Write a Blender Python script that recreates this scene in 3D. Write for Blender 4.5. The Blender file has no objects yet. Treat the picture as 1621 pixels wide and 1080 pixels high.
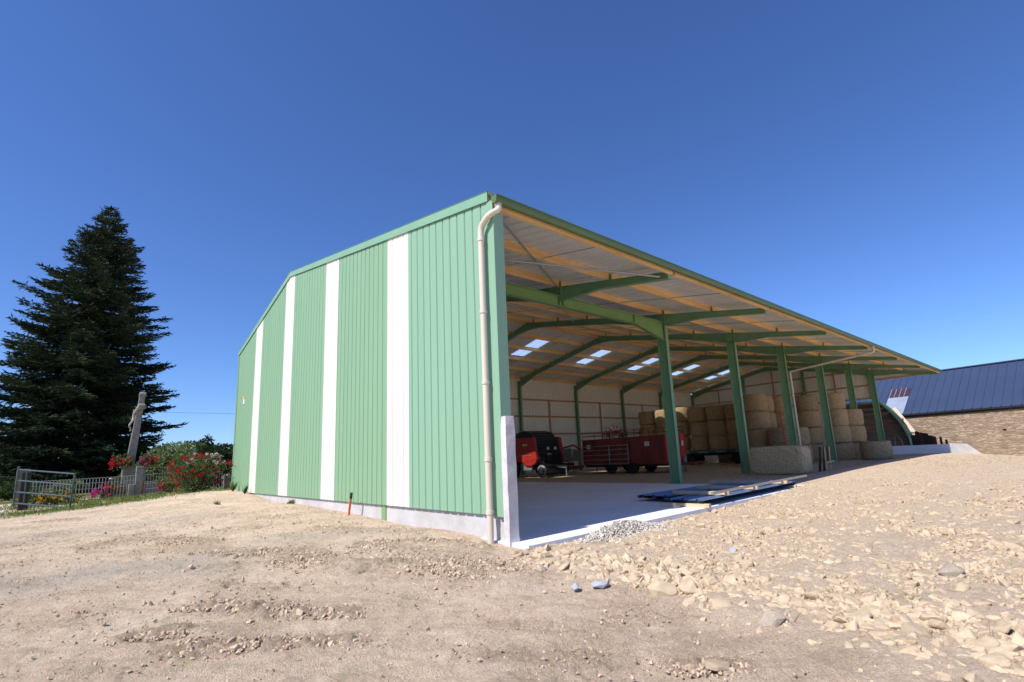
import bpy, bmesh, math, random
import numpy as np
from mathutils import Vector, Matrix
random.seed(7); RNG = np.random.default_rng(7)
S = bpy.context.scene
COL = S.collection
rad = math.radians

# ---------------------------------------------------------------- camera
cam_d = bpy.data.cameras.new('camera'); cam = bpy.data.objects.new('camera', cam_d); COL.objects.link(cam)
CR, CU, CF = (0.74443, -0.66584, -0.04986), (-0.08237, -0.16569, 0.98273), (0.66260, 0.72747, 0.17819)
CC = (-4.77685, -6.06935, 1.26781)
cam.matrix_world = Matrix(((CR[0], CU[0], -CF[0], CC[0]), (CR[1], CU[1], -CF[1], CC[1]), (CR[2], CU[2], -CF[2], CC[2]), (0, 0, 0, 1)))
cam_d.sensor_width = 36.0
cam_d.lens = 776.36 / 1621 * 36
cam_d.shift_x = (810.5 - 844.97) / 1621
cam_d.shift_y = (579.19 - 540.0) / 1621
cam_d.clip_start = 0.1; cam_d.clip_end = 2000
S.camera = cam

# ---------------------------------------------------------------- sky, sun, exposure
SUN_EL = 49.0
W = bpy.data.worlds.new('World'); S.world = W; W.use_nodes = True
nt = W.node_tree; bg = nt.nodes['Background']
sky = nt.nodes.new('ShaderNodeTexSky'); sky.sky_type = 'NISHITA'; sky.sun_disc = False
sky.sun_elevation = rad(SUN_EL); sky.sun_rotation = rad(270)
sky.air_density = 1.0; sky.dust_density = 0.0; sky.ozone_density = 3.0; sky.altitude = 300
tint = nt.nodes.new('ShaderNodeMix'); tint.data_type = 'RGBA'; tint.blend_type = 'MULTIPLY'; tint.inputs[0].default_value = 1
tint.inputs[7].default_value = (.56, .755, 1.15, 1)          # the photograph's daylight white balance
nt.links.new(sky.outputs[0], tint.inputs[6]); nt.links.new(tint.outputs[2], bg.inputs[0]); bg.inputs[1].default_value = 0.097
sl = bpy.data.lights.new('sun', 'SUN'); sl.energy = 4.2; sl.angle = rad(0.53); sl.color = (1.0, 0.95, 0.87)
so = bpy.data.objects.new('sun', sl); COL.objects.link(so); so.location = (-20, 0, 30)
so.rotation_euler = Vector((-math.cos(rad(SUN_EL)), -0.012, math.sin(rad(SUN_EL)))).to_track_quat('Z', 'Y').to_euler()
S.view_settings.view_transform = 'Standard'; S.view_settings.look = 'None'
S.view_settings.exposure = 0.55; S.view_settings.gamma = 1
S.render.engine = 'CYCLES'
S.cycles.max_bounces = 10; S.cycles.diffuse_bounces = 8; S.cycles.transparent_max_bounces = 16
S.cycles.use_denoising = True; S.cycles.denoising_prefilter = 'ACCURATE'

# ---------------------------------------------------------------- helpers
class MB:
    def __init__(s): s.v = []; s.f = []
    def add(s, vs, fs):
        n = len(s.v); s.v += [tuple(v) for v in vs]; s.f += [tuple(i + n for i in f) for f in fs]; return s
    def hexa(s, p):
        return s.add(p, [(0, 3, 2, 1), (4, 5, 6, 7), (0, 1, 5, 4), (1, 2, 6, 5), (2, 3, 7, 6), (3, 0, 4, 7)])
    def box(s, x0, x1, y0, y1, z0, z1):
        return s.hexa([(x0, y0, z0), (x1, y0, z0), (x1, y1, z0), (x0, y1, z0), (x0, y0, z1), (x1, y0, z1), (x1, y1, z1), (x0, y1, z1)])
    def bar(s, a, b, w, h, up=(0, 0, 1)):
        a = Vector(a); b = Vector(b); d = (b - a).normalized(); u = Vector(up)
        if abs(d.dot(u)) > 0.98: u = Vector((1, 0, 0))
        sx = d.cross(u).normalized(); u = sx.cross(d).normalized(); sx = sx * (w / 2); u = u * (h / 2)
        return s.hexa([a - sx - u, a + sx - u, a + sx + u, a - sx + u, b - sx - u, b + sx - u, b + sx + u, b - sx + u])
    def tube(s, pts, r, n=8):
        pts = [Vector(p) for p in pts]; rs = r if isinstance(r, (list, tuple)) else [r] * len(pts); rings = []
        prev = None
        for i, p in enumerate(pts):
            d = (pts[min(i + 1, len(pts) - 1)] - pts[max(i - 1, 0)]).normalized()
            if prev is None:
                prev = d.orthogonal().normalized()
            u = (prev - d * prev.dot(d)).normalized(); prev = u; w = d.cross(u)
            rings.append([p + (u * math.cos(2 * math.pi * k / n) + w * math.sin(2 * math.pi * k / n)) * rs[i] for k in range(n)])
        vs = [v for r_ in rings for v in r_]; fs = []
        for i in range(len(pts) - 1):
            for k in range(n):
                fs.append((i * n + k, i * n + (k + 1) % n, (i + 1) * n + (k + 1) % n, (i + 1) * n + k))
        fs.append(tuple(reversed(range(n)))); fs.append(tuple(range((len(pts) - 1) * n, len(pts) * n)))
        return s.add(vs, fs)
    def lathe(s, prof, n=24, c=(0, 0, 0), axis='z'):
        vs = []; fs = []
        for r, h in prof:
            for k in range(n):
                a = 2 * math.pi * k / n; x, y = r * math.cos(a), r * math.sin(a)
                p = {'z': (x, y, h), 'x': (h, x, y), 'y': (y, h, x)}[axis]
                vs.append((p[0] + c[0], p[1] + c[1], p[2] + c[2]))
        for i in range(len(prof) - 1):
            for k in range(n): fs.append((i * n + k, i * n + (k + 1) % n, (i + 1) * n + (k + 1) % n, (i + 1) * n + k))
        fs.append(tuple(reversed(range(n)))); fs.append(tuple(range((len(prof) - 1) * n, len(prof) * n)))
        return s.add(vs, fs)
    def prism(s, poly, mp, d0, d1):
        n = len(poly); vs = [mp(a, b, d0) for a, b in poly] + [mp(a, b, d1) for a, b in poly]
        fs = [tuple(reversed(range(n))), tuple(range(n, 2 * n))] + [(i, (i + 1) % n, n + (i + 1) % n, n + i) for i in range(n)]
        return s.add(vs, fs)
    def chain(s, st, w0, w1, mp):
        # st: list of (u, v0, v1); a strip with width w0..w1
        vs = []; fs = []
        for u, a, b in st: vs += [mp(u, w0, a), mp(u, w1, a), mp(u, w1, b), mp(u, w0, b)]
        for i in range(len(st) - 1):
            for k in range(4): fs.append((4 * i + k, 4 * i + (k + 1) % 4, 4 * i + 4 + (k + 1) % 4, 4 * i + 4 + k))
        e = 4 * (len(st) - 1); fs += [(3, 2, 1, 0), (e, e + 1, e + 2, e + 3)]
        return s.add(vs, fs)
    def ibeam(s, st, mp, fw=0.14, tw=0.012, tf=0.016):
        s.chain([(u, a + tf, b - tf) for u, a, b in st], -tw / 2, tw / 2, mp)
        s.chain([(u, b - tf, b) for u, a, b in st], -fw / 2, fw / 2, mp)
        return s.chain([(u, a, a + tf) for u, a, b in st], -fw / 2, fw / 2, mp)
    def build(s, name, m, parent=None, smooth=False, bevel=0.0):
        me = bpy.data.meshes.new(name); me.from_pydata(s.v, [], s.f)
        if bevel or True:
            bm = bmesh.new(); bm.from_mesh(me); bmesh.ops.recalc_face_normals(bm, faces=bm.faces)
            if bevel: bmesh.ops.bevel(bm, geom=[e for e in bm.edges if len(e.link_faces) == 2 and e.calc_face_angle(0) > 0.6], offset=bevel, segments=2, affect='EDGES', profile=0.6)
            bm.to_mesh(me); bm.free()
        return link(name, me, m, parent, smooth)

def link(name, me, m, parent=None, smooth=False):
    if m is not None: me.materials.append(m)
    if smooth:
        me.polygons.foreach_set('use_smooth', [True] * len(me.polygons))
        try: me.set_sharp_from_angle(angle=rad(35))
        except Exception: pass
    o = bpy.data.objects.new(name, me); COL.objects.link(o)
    if parent is not None: o.parent = parent
    return o

def mesh_np(name, V, Fq, m, parent=None, smooth=False):
    V = np.asarray(V, np.float32); Fq = np.asarray(Fq, np.int32); k = Fq.shape[1]
    me = bpy.data.meshes.new(name)
    me.vertices.add(len(V)); me.vertices.foreach_set('co', V.ravel())
    me.loops.add(Fq.size); me.loops.foreach_set('vertex_index', Fq.ravel())
    me.polygons.add(len(Fq)); me.polygons.foreach_set('loop_start', np.arange(0, Fq.size, k, dtype=np.int32))
    me.update(calc_edges=True); me.validate(); me.polygons.foreach_set('use_smooth', [False] * len(me.polygons))
    return link(name, me, m, parent, smooth)

def tag(o, label=None, cat=None, group=None, kind=None):
    if label: o['label'] = label
    if cat: o['category'] = cat
    if group: o['group'] = group
    if kind: o['kind'] = kind
    return o
def thing(name, label, cat, loc=(0, 0, 0), rz=0.0, group=None):
    o = bpy.data.objects.new(name, None); COL.objects.link(o); o.empty_display_size = 0.2
    o.location = loc; o.rotation_euler = (0, 0, rz); return tag(o, label, cat, group)
def copy_tree(o, parent=None):
    c = o.copy(); COL.objects.link(c)
    if parent is not None: c.parent = parent
    for ch in [x for x in COL.objects if x.parent == o]: copy_tree(ch, c)
    return c

# ---------------------------------------------------------------- materials
def mat(name, col, rough=0.7, metal=0.0, col2=None, nscale=3.0, detail=6.0, lo=0.35, hi=0.65, bump=0.0, bscale=40.0, stretch=(1, 1, 1), spec=0.5, fine=0.0):
    m = bpy.data.materials.new(name); m.use_nodes = True; t = m.node_tree; N = t.nodes; L = t.links
    b = N['Principled BSDF']; b.inputs['Roughness'].default_value = rough; b.inputs['Metallic'].default_value = metal
    b.inputs['Specular IOR Level'].default_value = spec
    b.inputs['Base Color'].default_value = (*col, 1)
    tc = N.new('ShaderNodeTexCoord'); mp = N.new('ShaderNodeMapping'); mp.inputs['Scale'].default_value = stretch
    L.new(tc.outputs['Object'], mp.inputs[0])
    if col2 is None: col2 = tuple(c * 0.82 for c in col)
    nz = N.new('ShaderNodeTexNoise'); nz.inputs['Scale'].default_value = nscale; nz.inputs['Detail'].default_value = detail
    nz.inputs['Roughness'].default_value = 0.62
    L.new(mp.outputs[0], nz.inputs['Vector'])
    rp = N.new('ShaderNodeValToRGB'); rp.color_ramp.elements[0].position = lo; rp.color_ramp.elements[1].position = hi
    rp.color_ramp.elements[0].color = (*col2, 1); rp.color_ramp.elements[1].color = (*col, 1)
    L.new(nz.outputs['Fac'], rp.inputs[0]); out = rp.outputs[0]
    if fine:
        n2 = N.new('ShaderNodeTexNoise'); n2.inputs['Scale'].default_value = bscale; n2.inputs['Detail'].default_value = 4
        L.new(mp.outputs[0], n2.inputs['Vector'])
        mx = N.new('ShaderNodeMix'); mx.data_type = 'RGBA'; mx.blend_type = 'OVERLAY'; mx.inputs[0].default_value = fine
        L.new(out, mx.inputs[6]); L.new(n2.outputs['Fac'], mx.inputs[7]); out = mx.outputs[2]
    L.new(out, b.inputs['Base Color'])
    if bump:
        n3 = N.new('ShaderNodeTexNoise'); n3.inputs['Scale'].default_value = bscale; n3.inputs['Detail'].default_value = 5
        L.new(mp.outputs[0], n3.inputs['Vector'])
        bp = N.new('ShaderNodeBump'); bp.inputs['Strength'].default_value = bump; bp.inputs['Distance'].default_value = 0.02
        L.new(n3.outputs['Fac'], bp.inputs['Height']); L.new(bp.outputs[0], b.inputs['Normal'])
    return m
M = {}
M['mint'] = mat('mint_steel', (.236, .405, .272), .45, 0, (.222, .385, .258), .6, spec=.4, stretch=(1, 5, .3), detail=9, lo=.3, hi=.6)
M['green'] = mat('green_steel', (.225, .378, .226), .45, 0, (.208, .355, .21), .7, spec=.4, stretch=(1, 5, .3), detail=9, lo=.3, hi=.6)
M['white'] = mat('white_steel', (.72, .685, .625), .5, 0, (.67, .64, .585), .8, spec=.4, stretch=(1, 5, .3), detail=9, lo=.3, hi=.6)
M['rake'] = mat('flashing_steel', (.215, .395, .265), .42, 0, (.20, .37, .25), .8, spec=.4)
M['gutter'] = mat('gutter_green', (.105, .175, .065), .45, 0, (.09, .15, .058), 1.2)
M['frame'] = mat('frame_paint', (.20, .38, .21), .5, 0, (.175, .335, .185), 2.0)
M['lintel'] = mat('lintel_paint', (.21, .36, .14), .45, 0, (.18, .32, .12), 2.0)
M['timber'] = mat('purlin_timber', (.87, .60, .30), .65, 0, (.70, .44, .185), 2.2, stretch=(.25, 3, 3), bump=.1, bscale=30)
M['girt'] = mat('girt_timber', (.55, .35, .19), .7, 0, (.43, .27, .15), 2.2, stretch=(.25, 3, 3))
M['galv'] = mat('roof_underside', (.80, .78, .73), .5, 0, (.72, .70, .66), 1.1)
M['inner'] = mat('inner_white', (.87, .86, .79), .55, 0, (.82, .81, .75), .9)
M['pvc'] = mat('cream_pvc', (.66, .58, .48), .38, 0, (.62, .54, .45), 1.5)
M['zinc'] = mat('galvanised', (.46, .47, .48), .42, .6, (.38, .39, .41), 12)
M['concwall'] = mat('base_concrete', (.53, .525, .53), .88, 0, (.43, .41, .39), 1.6, bump=.12, bscale=25, fine=.12)
M['pillar'] = mat('pillar_concrete', (.64, .61, .60), .9, 0, (.50, .475, .47), 3.5, bump=.25, bscale=14, fine=.08)
M['slab'] = mat('slab_concrete', (.88, .88, .90), .6, 0, (.76, .76, .79), .5, detail=10, bump=.06, bscale=30, fine=.08)
M['straw'] = mat('straw', (.66, .48, .26), .9, 0, (.26, .18, .09), 9, detail=8, lo=.3, hi=.7, bump=.9, bscale=55, stretch=(1, 1, 3.2), fine=.45)
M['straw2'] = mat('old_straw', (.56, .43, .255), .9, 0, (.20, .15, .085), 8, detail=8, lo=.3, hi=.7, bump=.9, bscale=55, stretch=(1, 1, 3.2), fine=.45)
M['hay'] = mat('packed_hay', (.84, .65, .38), .9, 0, (.30, .23, .13), 16, detail=8, lo=.3, hi=.7, bump=.9, bscale=60, stretch=(1, 1, 2), fine=.5)
M['red'] = mat('machine_red', (.54, .036, .02), .4, 0, (.42, .03, .018), 3)
M['dullred'] = mat('trailer_red', (.27, .050, .038), .6, 0, (.17, .036, .03), 2.2, stretch=(1, 1, .4))
M['black'] = mat('black_plastic', (.016, .016, .017), .45)
M['rubber'] = mat('tyre_rubber', (.022, .021, .020), .85, bump=.2, bscale=30)
M['rim'] = mat('wheel_rim', (.42, .40, .37), .5, .3)
M['decal'] = mat('decal_white', (.75, .75, .74), .5)
M['yellow'] = mat('sign_yellow', (.75, .52, .03), .5)
M['grey'] = mat('machine_grey', (.26, .27, .27), .5, .2)
M['darkgrey'] = mat('dark_grey_steel', (.06, .06, .062), .5)
M['teal'] = mat('wagon_teal', (.035, .15, .145), .55)
M['paleteal'] = mat('pale_teal', (.14, .33, .33), .55)
M['ladder'] = mat('ladder_orange', (.52, .10, .035), .6)
M['sheetblue'] = mat('slate_blue_steel', (.125, .19, .32), .45, 0, (.11, .17, .285), 1.5)
M['roofblue'] = mat('slate_blue_roof', (.036, .056, .115), .45, 0, (.031, .049, .10), .35)
M['batten'] = mat('pale_batten', (.66, .50, .32), .75, 0, (.56, .41, .25), 3, stretch=(3, .4, 3))
M['darkwood'] = mat('dark_timber', (.030, .022, .018), .85, 0, (.018, .013, .011), 4)
M['redwood'] = mat('reddish_timber', (.10, .022, .016), .8, 0, (.06, .015, .012), 4)
M['brownwall'] = mat('brown_boards', (.34, .225, .145), .9, 0, (.17, .11, .07), 2.5, stretch=(.4, .4, 4))
M['orange'] = mat('orange_plastic', (.72, .115, .03), .45)
M['granite'] = mat('grey_granite', (.27, .26, .225), .9, 0, (.16, .155, .135), 6, bump=.25, bscale=30, fine=.15)
M['figure'] = mat('statue_stone', (.36, .355, .325), .85, 0, (.22, .215, .195), 8)
M['fencepost'] = mat('weathered_post', (.16, .145, .12), .9, 0, (.09, .082, .07), 5, bump=.2)
M['wire'] = mat('fence_wire', (.36, .35, .33), .5, .3)
M['gatepaint'] = mat('gate_paint', (.03, .075, .09), .4, .1, (.07, .10, .12), 9)
M['bark'] = mat('bark', (.085, .062, .045), .9, 0, (.04, .03, .022), 6, stretch=(2, 2, .5), bump=.5)
def leafmat(name, c, c2, sc=1.2, trans=.25):
    m = mat(name, c, .75, 0, c2, sc, detail=3, spec=.15)
    t = m.node_tree; b = t.nodes['Principled BSDF']; out = t.nodes['Material Output']
    tr = t.nodes.new('ShaderNodeBsdfTranslucent'); mx = t.nodes.new('ShaderNodeMixShader'); mx.inputs[0].default_value = trans
    src = b.inputs['Base Color'].links[0].from_socket
    t.links.new(src, tr.inputs[0]); t.links.new(b.outputs[0], mx.inputs[1]); t.links.new(tr.outputs[0], mx.inputs[2]); t.links.new(mx.outputs[0], out.inputs[0])
    return m
M['needle'] = leafmat('fir_needles', (.036, .056, .023), (.013, .023, .013), .8, .12)
M['leaf'] = leafmat('bush_leaves', (.115, .17, .05), (.05, .09, .025), 1.5)
M['darkleaf'] = leafmat('dark_leaves', (.035, .06, .018), (.016, .032, .011), 1.0)
M['roseleaf'] = leafmat('rose_leaves', (.15, .21, .07), (.07, .115, .04), 4)
M['paleleaf'] = leafmat('pale_leaves', (.24, .29, .12), (.10, .15, .05), 1.5)
M['grassblade'] = leafmat('grass_blades', (.25, .28, .09), (.13, .17, .045), 2.0)
def petal(name, c): return leafmat(name, c, tuple(x * .6 for x in c), 20, .2)
M['rosered'] = petal('red_petals', (.55, .02, .03)); M['pink'] = petal('pink_petals', (.65, .10, .33)); M['palepink'] = petal('white_petals', (.75, .66, .64))
M['gold'] = petal('yellow_petals', (.72, .42, .03)); M['orangeflower'] = petal('orange_petals', (.70, .22, .03)); M['coral'] = petal('coral_petals', (.62, .09, .07))

def skylight_mat():
    m = bpy.data.materials.new('translucent_sheet'); m.use_nodes = True; t = m.node_tree; N = t.nodes; L = t.links
    b = N['Principled BSDF']; b.inputs['Base Color'].default_value = (.85, .88, .9, 1); b.inputs['Roughness'].default_value = .3
    tp = N.new('ShaderNodeBsdfTransparent'); tp.inputs[0].default_value = (.93, .96, .98, 1)
    tl = N.new('ShaderNodeBsdfTranslucent'); tl.inputs[0].default_value = (.80, .83, .85, 1)
    a = N.new('ShaderNodeMixShader'); a.inputs[0].default_value = .30; c = N.new('ShaderNodeMixShader'); c.inputs[0].default_value = .06
    L.new(tp.outputs[0], a.inputs[1]); L.new(tl.outputs[0], a.inputs[2]); L.new(a.outputs[0], c.inputs[1]); L.new(b.outputs[0], c.inputs[2])
    L.new(c.outputs[0], N['Material Output'].inputs[0]); return m
M['skylight'] = skylight_mat()

def stone_mat():
    # rubble masonry: flat irregular stones in lime mortar, world-aligned along the wall
    m = bpy.data.materials.new('rubble_masonry'); m.use_nodes = True; t = m.node_tree; N = t.nodes; L = t.links
    b = N['Principled BSDF']; b.inputs['Roughness'].default_value = .95; b.inputs['Specular IOR Level'].default_value = .2
    tc = N.new('ShaderNodeTexCoord'); mp = N.new('ShaderNodeMapping'); mp.inputs['Scale'].default_value = (2.6, 2.6, 8.5)
    L.new(tc.outputs['Object'], mp.inputs[0])
    nz = N.new('ShaderNodeTexNoise'); nz.inputs['Scale'].default_value = 1.5; L.new(mp.outputs[0], nz.inputs['Vector'])
    ad = N.new('ShaderNodeMix'); ad.data_type = 'RGBA'; ad.blend_type = 'ADD'; ad.inputs[0].default_value = .5
    L.new(mp.outputs[0], ad.inputs[6]); L.new(nz.outputs['Color'], ad.inputs[7])
    v = N.new('ShaderNodeTexVoronoi'); v.inputs['Scale'].default_value = 1.0; L.new(ad.outputs[2], v.inputs['Vector'])
    e = N.new('ShaderNodeTexVoronoi'); e.feature = 'DISTANCE_TO_EDGE'; e.inputs['Scale'].default_value = 1.0; L.new(ad.outputs[2], e.inputs['Vector'])
    sp = N.new('ShaderNodeSeparateColor'); L.new(v.outputs['Color'], sp.inputs[0])
    rp = N.new('ShaderNodeValToRGB'); el = rp.color_ramp.elements; el[0].color = (.22, .155, .105, 1); el[1].color = (.41, .325, .24, 1)
    x = el.new(.5); x.color = (.33, .25, .175, 1); L.new(sp.outputs[0], rp.inputs[0])
    r2 = N.new('ShaderNodeValToRGB'); r2.color_ramp.elements[0].position = .0; r2.color_ramp.elements[1].position = .13
    L.new(e.outputs[0], r2.inputs[0])
    mx = N.new('ShaderNodeMix'); mx.data_type = 'RGBA'; L.new(r2.outputs[0], mx.inputs[0]); mx.inputs[6].default_value = (.31, .245, .18, 1); L.new(rp.outputs[0], mx.inputs[7])
    L.new(mx.outputs[2], b.inputs['Base Color'])
    bp = N.new('ShaderNodeBump'); bp.inputs['Strength'].default_value = .8; bp.inputs['Distance'].default_value = .04
    L.new(r2.outputs[0], bp.inputs['Height']); L.new(bp.outputs[0], b.inputs['Normal']); return m
M['masonry'] = stone_mat()

def ground_mat():
    m = bpy.data.materials.new('bare_earth'); m.use_nodes = True; t = m.node_tree; N = t.nodes; L = t.links
    b = N['Principled BSDF']; b.inputs['Roughness'].default_value = .95; b.inputs['Specular IOR Level'].default_value = .15
    tc = N.new('ShaderNodeTexCoord')
    def noise(sc, det, ro=.6):
        n = N.new('ShaderNodeTexNoise'); n.inputs['Scale'].default_value = sc; n.inputs['Detail'].default_value = det; n.inputs['Roughness'].default_value = ro
        L.new(tc.outputs['Object'], n.inputs['Vector']); return n.outputs['Fac']
    def ramp(src, stops):
        r = N.new('ShaderNodeValToRGB'); e = r.color_ramp.elements
        e[0].position, e[0].color = stops[0][0], (*stops[0][1], 1); e[1].position, e[1].color = stops[-1][0], (*stops[-1][1], 1)
        for p, c in stops[1:-1]: x = e.new(p); x.color = (*c, 1)
        L.new(src, r.inputs[0]); return r.outputs[0]
    def mix(f, a, c):
        x = N.new('ShaderNodeMix'); x.data_type = 'RGBA'
        if isinstance(f, float): x.inputs[0].default_value = f
        else: L.new(f, x.inputs[0])
        L.new(a, x.inputs[6]); L.new(c, x.inputs[7]); return x.outputs[2]
    def attr(n):
        a = N.new('ShaderNodeAttribute'); a.attribute_name = n; return a.outputs['Fac']
    big = ramp(noise(.55, 8, .65), [(.30, (.53, .395, .275)), (.48, (.765, .59, .435)), (.66, (.885, .71, .545))])
    mid = ramp(noise(6, 8, .7), [(.30, (.50, .37, .26)), (.55, (.775, .60, .44)), (.75, (.905, .73, .56))])
    dirt = mix(.5, big, mid)
    pale = ramp(noise(3, 6), [(.3, (.46, .385, .32)), (.7, (.58, .50, .43))])
    rub = ramp(noise(14, 6, .7), [(.28, (.56, .425, .295)), (.5, (.74, .58, .42)), (.75, (.82, .66, .49))])
    clod = ramp(noise(18, 6, .7), [(.3, (.38, .28, .195)), (.7, (.60, .465, .34))])
    floor = ramp(noise(5, 8, .7), [(.3, (.46, .36, .235)), (.7, (.70, .57, .39))])
    grass = ramp(noise(4, 8, .7), [(.3, (.11, .14, .045)), (.55, (.20, .23, .08)), (.75, (.36, .32, .17))])
    c = mix(attr('pale'), dirt, pale); c = mix(attr('clod'), c, clod); c = mix(attr('rubble'), c, rub); c = mix(attr('floor'), c, floor); c = mix(attr('green'), c, grass)
    gr = N.new('ShaderNodeMix'); gr.data_type = 'RGBA'; gr.blend_type = 'OVERLAY'; gr.inputs[0].default_value = .5
    L.new(c, gr.inputs[6]); L.new(ramp(noise(48, 6, .8), [(.34, (.16, .15, .14)), (.5, (.5, .5, .5)), (.66, (.80, .80, .80))]), gr.inputs[7]); L.new(gr.outputs[2], b.inputs['Base Color'])
    ma = N.new('ShaderNodeMath'); ma.operation = 'ADD'; L.new(noise(22, 8, .7), ma.inputs[0]); L.new(noise(90, 4, .7), ma.inputs[1])
    bp = N.new('ShaderNodeBump'); bp.inputs['Strength'].default_value = .9; bp.inputs['Distance'].default_value = .045
    L.new(ma.outputs[0], bp.inputs['Height']); L.new(bp.outputs[0], b.inputs['Normal']); return m
M['earth'] = ground_mat()
M['rock'] = mat('tan_rock', (.585, .468, .335), .95, 0, (.47, .365, .25), 2.2, detail=8, lo=.3, hi=.68, bump=.5, bscale=30, fine=.2, spec=.15)
def per_island(m, lo, hi):
    t = m.node_tree; b = t.nodes['Principled BSDF']; src = b.inputs['Base Color'].links[0].from_socket
    g = t.nodes.new('ShaderNodeNewGeometry'); r = t.nodes.new('ShaderNodeValToRGB'); r.color_ramp.elements[0].color = (*lo, 1); r.color_ramp.elements[1].color = (*hi, 1)
    x = t.nodes.new('ShaderNodeMix'); x.data_type = 'RGBA'; x.blend_type = 'MULTIPLY'; x.inputs[0].default_value = 1
    t.links.new(g.outputs['Random Per Island'], r.inputs[0]); t.links.new(src, x.inputs[6]); t.links.new(r.outputs[0], x.inputs[7]); t.links.new(x.outputs[2], b.inputs['Base Color'])
per_island(M['rock'], (.84, .83, .82), (1.06, 1.05, 1.03))
M['greyrock'] = mat('grey_rock', (.46, .385, .31), .95, 0, (.33, .27, .215), 6, bump=.4, bscale=30, fine=.2, spec=.15)
M['bluerock'] = mat('bluish_rock', (.44, .46, .50), .9, 0, (.32, .33, .37), 6, bump=.3, bscale=30, spec=.2)
M['gravel'] = mat('grey_gravel', (.66, .61, .54), .95, 0, (.48, .44, .39), 30, bump=.3, bscale=60)
M['clod'] = mat('earth_clod', (.62, .48, .35), .95, 0, (.47, .355, .255), 6, bump=.5, bscale=40, fine=.2, spec=.1)

per_island(M['clod'], (.75, .75, .75), (1.1, 1.1, 1.1)); per_island(M['gravel'], (.6, .6, .6), (1.25, 1.25, 1.25))

# ---------------------------------------------------------------- terrain
CP = np.array([  # control heights of the yard (x, y, z); slab level is 0
    (-4.8, -6.1, -.30), (-2, -4, -.27), (-.4, -3.5, -.2), (-1.2, -.8, -.09), (-3, 0, -.10), (-6, 0, -.16), (-10, -3, -.22), (-10, 5, -.05), (-4, 4, .0),
    (-.05, .5, -.01), (-.05, 1.4, .05), (-.05, 2.4, .04), (-.05, 3.4, .02), (-.05, 4.3, .07), (-.05, 6.2, .12), (-.05, 9.7, .19), (-.05, 13, .18), (-.05, 14.7, .29), (-.05, 17, .38), (-.05, 18.8, .43),
    (-1.2, 5.5, .10), (-3.5, 10, .12), (-3, 16, .27), (-6, 15, .14), (-5, 19, .16), (-9, 13, .05), (-14, 20, .1), (.4, 21.7, .42), (-2.9, 23.4, .30), (-6.6, 25, .26), (-10, 30, .2), (-2, 32, .35), (4, 32, .4), (-14, 32, .2),
    (.6, -.75, -.09), (2, -.9, -.09), (5, -.9, -.08), (8, -.9, -.03), (10.5, -.3, .02), (13, -.3, .06), (16.5, -.3, .12), (21, -.3, .15), (26, -.3, .15), (34, -.3, .09), (38, -.3, -.02), (40, .3, -.18), (44, 0, -.4), (44, -3.5, -.8), (50, 5, -.9),
    (1.5, -3, -.10), (5, -4, -.05), (10, -4, .06), (16, -4, .14), (22, -4.6, .14), (26.5, -3, .14), (31, -1.6, .12), (34, -4, -.35), (28, -8, -.25), (22, -9, -.1), (8, -8, -.02), (14, -9, .08), (0.5, -6, -.2), (-1, -8.5, -.27), (-5, -12, -.3), (4, -12, -.1), (20, -12, -.2), (40, -10, -.8),
    (14, 3, 0), (20, 4, 0), (26, 3, 0), (32, 3, 0), (38, 4, -.05), (14, 12, 0), (24, 14, 0), (34, 10, 0), (14, 19, 0), (34, 19, 0), (30, 30, .1), (50, 30, -.3), (45, 10, -.4),
    (2, 3, -.16), (8, 3, -.16), (2, 10, -.16), (8, 10, -.16), (5, 18, -.16)], float)
def _k(d2): return np.where(d2 > 1e-12, d2 * np.log(np.maximum(d2, 1e-12)) * .5, 0)
_n = len(CP); _A = np.zeros((_n + 3, _n + 3)); _d2 = ((CP[:, None, :2] - CP[None, :, :2]) ** 2).sum(-1)
_A[:_n, :_n] = _k(_d2) + np.eye(_n) * .3; _A[:_n, _n] = 1; _A[:_n, _n + 1:] = CP[:, :2]; _A[_n, :_n] = 1; _A[_n + 1:, :_n] = CP[:, :2].T
_w = np.linalg.solve(_A, np.concatenate([CP[:, 2], np.zeros(3)]))
def perlin(x, y, seed=0):
    r = np.random.default_rng(seed); P_ = r.permutation(256); G = r.random(256) * 2 * np.pi
    xi = np.floor(x).astype(int); yi = np.floor(y).astype(int); fx = x - xi; fy = y - yi
    def g(i, j, a, b):
        h = G[P_[(P_[(i & 255)] + j) & 255]]; return np.cos(h) * a + np.sin(h) * b
    u = fx ** 3 * (fx * (fx * 6 - 15) + 10); v = fy ** 3 * (fy * (fy * 6 - 15) + 10)
    a = g(xi, yi, fx, fy); b = g(xi + 1, yi, fx - 1, fy); c = g(xi, yi + 1, fx, fy - 1); d = g(xi + 1, yi + 1, fx - 1, fy - 1)
    return (a + u * (b - a)) * (1 - v) + (c + u * (d - c)) * v
def fbm(x, y, f, o=4, seed=0):
    s = 0; a = 1
    for i in range(o): s = s + a * perlin(x * f, y * f, seed + i); f *= 2.03; a *= .5
    return s
def sstep(a, b, x): t = np.clip((x - a) / (b - a), 0, 1); return t * t * (3 - 2 * t)
def H0(x, y):
    x = np.clip(np.asarray(x, float), -14, 50); y = np.clip(np.asarray(y, float), -12, 32)
    z = _w[_n] + _w[_n + 1] * x + _w[_n + 2] * y
    for i in range(_n): z = z + _w[i] * _k((x - CP[i, 0]) ** 2 + (y - CP[i, 1]) ** 2)
    under = sstep(.05, .25, x) * (1 - sstep(10.75, 10.9, x)) * sstep(-.42, -.3, y)
    z = z * (1 - under) + np.minimum(z, -.12) * under
    inside = sstep(10.7, 11.1, x) * (1 - sstep(38, 40, x)) * sstep(.3, 2.2, y)
    return z * (1 - inside) + (-.004 - .02 * (y * 0)) * inside
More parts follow.
